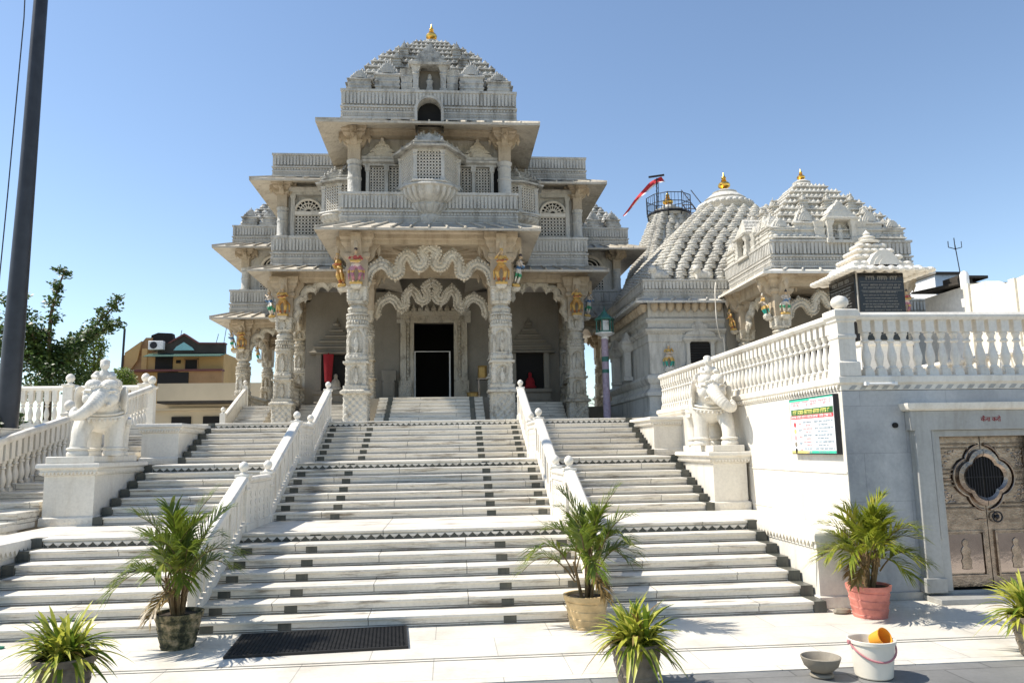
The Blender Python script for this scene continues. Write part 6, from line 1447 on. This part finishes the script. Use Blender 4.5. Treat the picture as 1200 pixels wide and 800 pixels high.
b = MB(); b.box(-20.35, -20.0, 59.95, 60.05, 8.95, 9.2); b.build('small_window', 'void', H_)
b = MB(); b.box(-24.6, -16.7, 59.3, 60, 8.28, 8.42); b.build('balcony_slab', 'maroon', H_)
b = MB(); b.box(-20.0, -16.75, 59.5, 59.98, 6, 8.28); b.build('lower_wall', 'brownw', H_)
b = MB(); b.box(-21.5, -19.2, 59.45, 59.49, 7.2, 8.2); b.build('lower_opening', 'void', H_)
b = MB(); b.box(-24.4, -22.3, 60.2, 66, 0, 9.6); b.exz([(-24.4, 9.6), (-22.3, 9.6), (-22.3, 11.0), (-22.8, 11.0), (-23.2, 10.5)], 60.3, 66); b.build('stair_tower', 'brownw', H_)
b = MB(); b.exz([(-24.2, 8.5), (-24.2, 9.8), (-23.0, 10.7), (-23.25, 9.2), (-23.7, 8.5)], 60.0, 60.21); b.build('tower_flank', 'ochre', H_)
b = MB(); b.exz([(-22.45, 10.0), (-22.45, 11.2), (-21.95, 11.4), (-20.9, 11.35), (-20.7, 10.4)], 60.4, 61); b.build('roof_sheet', 'void', H_)
b = MB(); b.box(-22.9, -22.5, 59.9, 60.2, 8.4, 10.1); b.build('corner_pier', 'ochre', H_)
ac = MB(); ac.box(-22.25, -21.15, 59.35, 59.78, 9.95, 10.62); a1 = ac.build('air_conditioner', 'white', H_, bevel=.03)
ac = MB(); ac.lathe(0, 0, [(.27, 0), (.27, .02)], 20); ac.v = [(-21.85+x, 59.345-z, 10.28+y) for x, y, z in ac.v]; ac.build('fan_grille', 'iron', a1)
b = MB()
for x, y0_, y1_ in ((-20.4, 10.4, 11.6), (-17.6, 10.4, 11.3), (-17.0, 10.4, 11.9)): b.tube([(x, 60.5, y0_), (x+.2, 60.5, y1_)], .025, 4)
b.tube([(-24.35, 60, 8), (-24.3, 60, 11.6)], .09, 6); b.build('aerial', 'iron', H_)
J = thing('beige_building', 'low beige building with a deep plain parapet and dark openings left of the temple', 'building', (-13, 45, 0))
b = MB(); b.box(-16.1, -8, 45, 45.3, 5.05, 6.05); b.box(-16.1, -8, 45.3, 50, 5.6, 5.9); b.build('parapet', 'beige', J)
b = MB(); b.box(-17.2, -8, 46.4, 50, 0, 5.0); b.build('wall', 'beige', J)
b = MB(); b.box(-16.1, -8, 45.02, 46.4, 4.92, 5.05); b.build('soffit', 'darkroof', J)
b = MB(); b.box(-17.1, -8, 46.2, 46.39, 4.55, 4.7); b.build('ledge', 'beige', J)
for xa, xb in ((-15.7, -14.6), (-13.9, -12.1)): b = MB(); b.box(xa, xb, 46.3, 46.41, 3.0, 4.2); b.build('opening', 'void', J)
W1 = thing('white_house', 'white house with a stained front whose shade is coloured pale blue beyond the platform on the right', 'house', (22.5, 30, 0))
b = MB(); b.box(21.2, 22.45, 30, 35, 0, 9.0); b.build('wall', 'bluew', W1)
b = MB(); b.box(21.18, 21.199, 30, 35, 0, 9.0); b.build('side_wall', 'white', W1)
b = MB(); b.box(21.1, 22.5, 29.9, 35.2, 9.0, 9.12); b.build('roof_slab', 'darkroof', W1)
b = MB(); b.box(21.1, 22.6, 28.2, 29.99, 0, 7.6); b.build('porch_block', 'bluew', W1)
W2 = thing('cream_wall', 'tall cream plastered boundary wall along the right end of the platform', 'wall', (11.2, 12, PZ))
b = MB(); b.eyz([(9.95, PZ-.1), (14.45, PZ-.1), (14.45, 5.12), (13.8, 5.1), (13.45, 4.92), (12.5, 5.02), (11.2, 5.1), (9.95, 5.1)], 11.1, 11.4); b.build('wall', 'plaster', W2)
for y in (14.25, 13.0): b = MB(); b.box(11.06, 11.44, y, y+.16, PZ-.1, 5.15 if y > 14 else 4.98); b.build('pilaster', 'plaster', W2)
W3 = thing('small_house', 'house with a dark sloping roof sheet just showing behind the cream wall', 'house', (16.4, 20.2, 0))
b = MB(); b.box(15.3, 17.6, 20.2, 22, 0, 6.38); b.build('wall', 'white', W3)
b = MB(); b.eyz([(20.0, 6.40), (20.0, 6.46), (22.2, 6.62), (22.2, 6.56)], 15.0, 17.4); b.build('roof_sheet', 'darkroof', W3)
b = MB(); b.box(15.1, 16.0, 20.1, 20.8, 6.60, 6.68); b.box(15.1, 15.55, 20.15, 20.8, 6.47, 6.60); b.build('slab', 'darkroof', W3)
b = MB(); b.lathe(11.22, 14.55, [(.085, 5.1), (.085, 5.40), (.06, 5.46), (.01, 5.48)], 14); b.build('pipe', 'white', W2)
an = thing('roof_antenna', 'thin leaning antenna mast against the sky right of the inscription shrine', 'antenna', (29.8, 40, 11))
b = MB(); b.tube([(29.85, 40, 8.5), (29.45, 40, 13.1)], .028, 5); b.build('mast', 'iron', an)
b = MB(); b.tube([(29.05, 40, 13.3), (29.05, 40, 12.95), (29.45, 40, 12.85), (29.85, 40, 12.95), (29.85, 40, 13.3)], .025, 4); b.tube([(29.45, 40, 12.8), (29.43, 40, 13.5)], .025, 4); b.build('prong', 'iron', an)
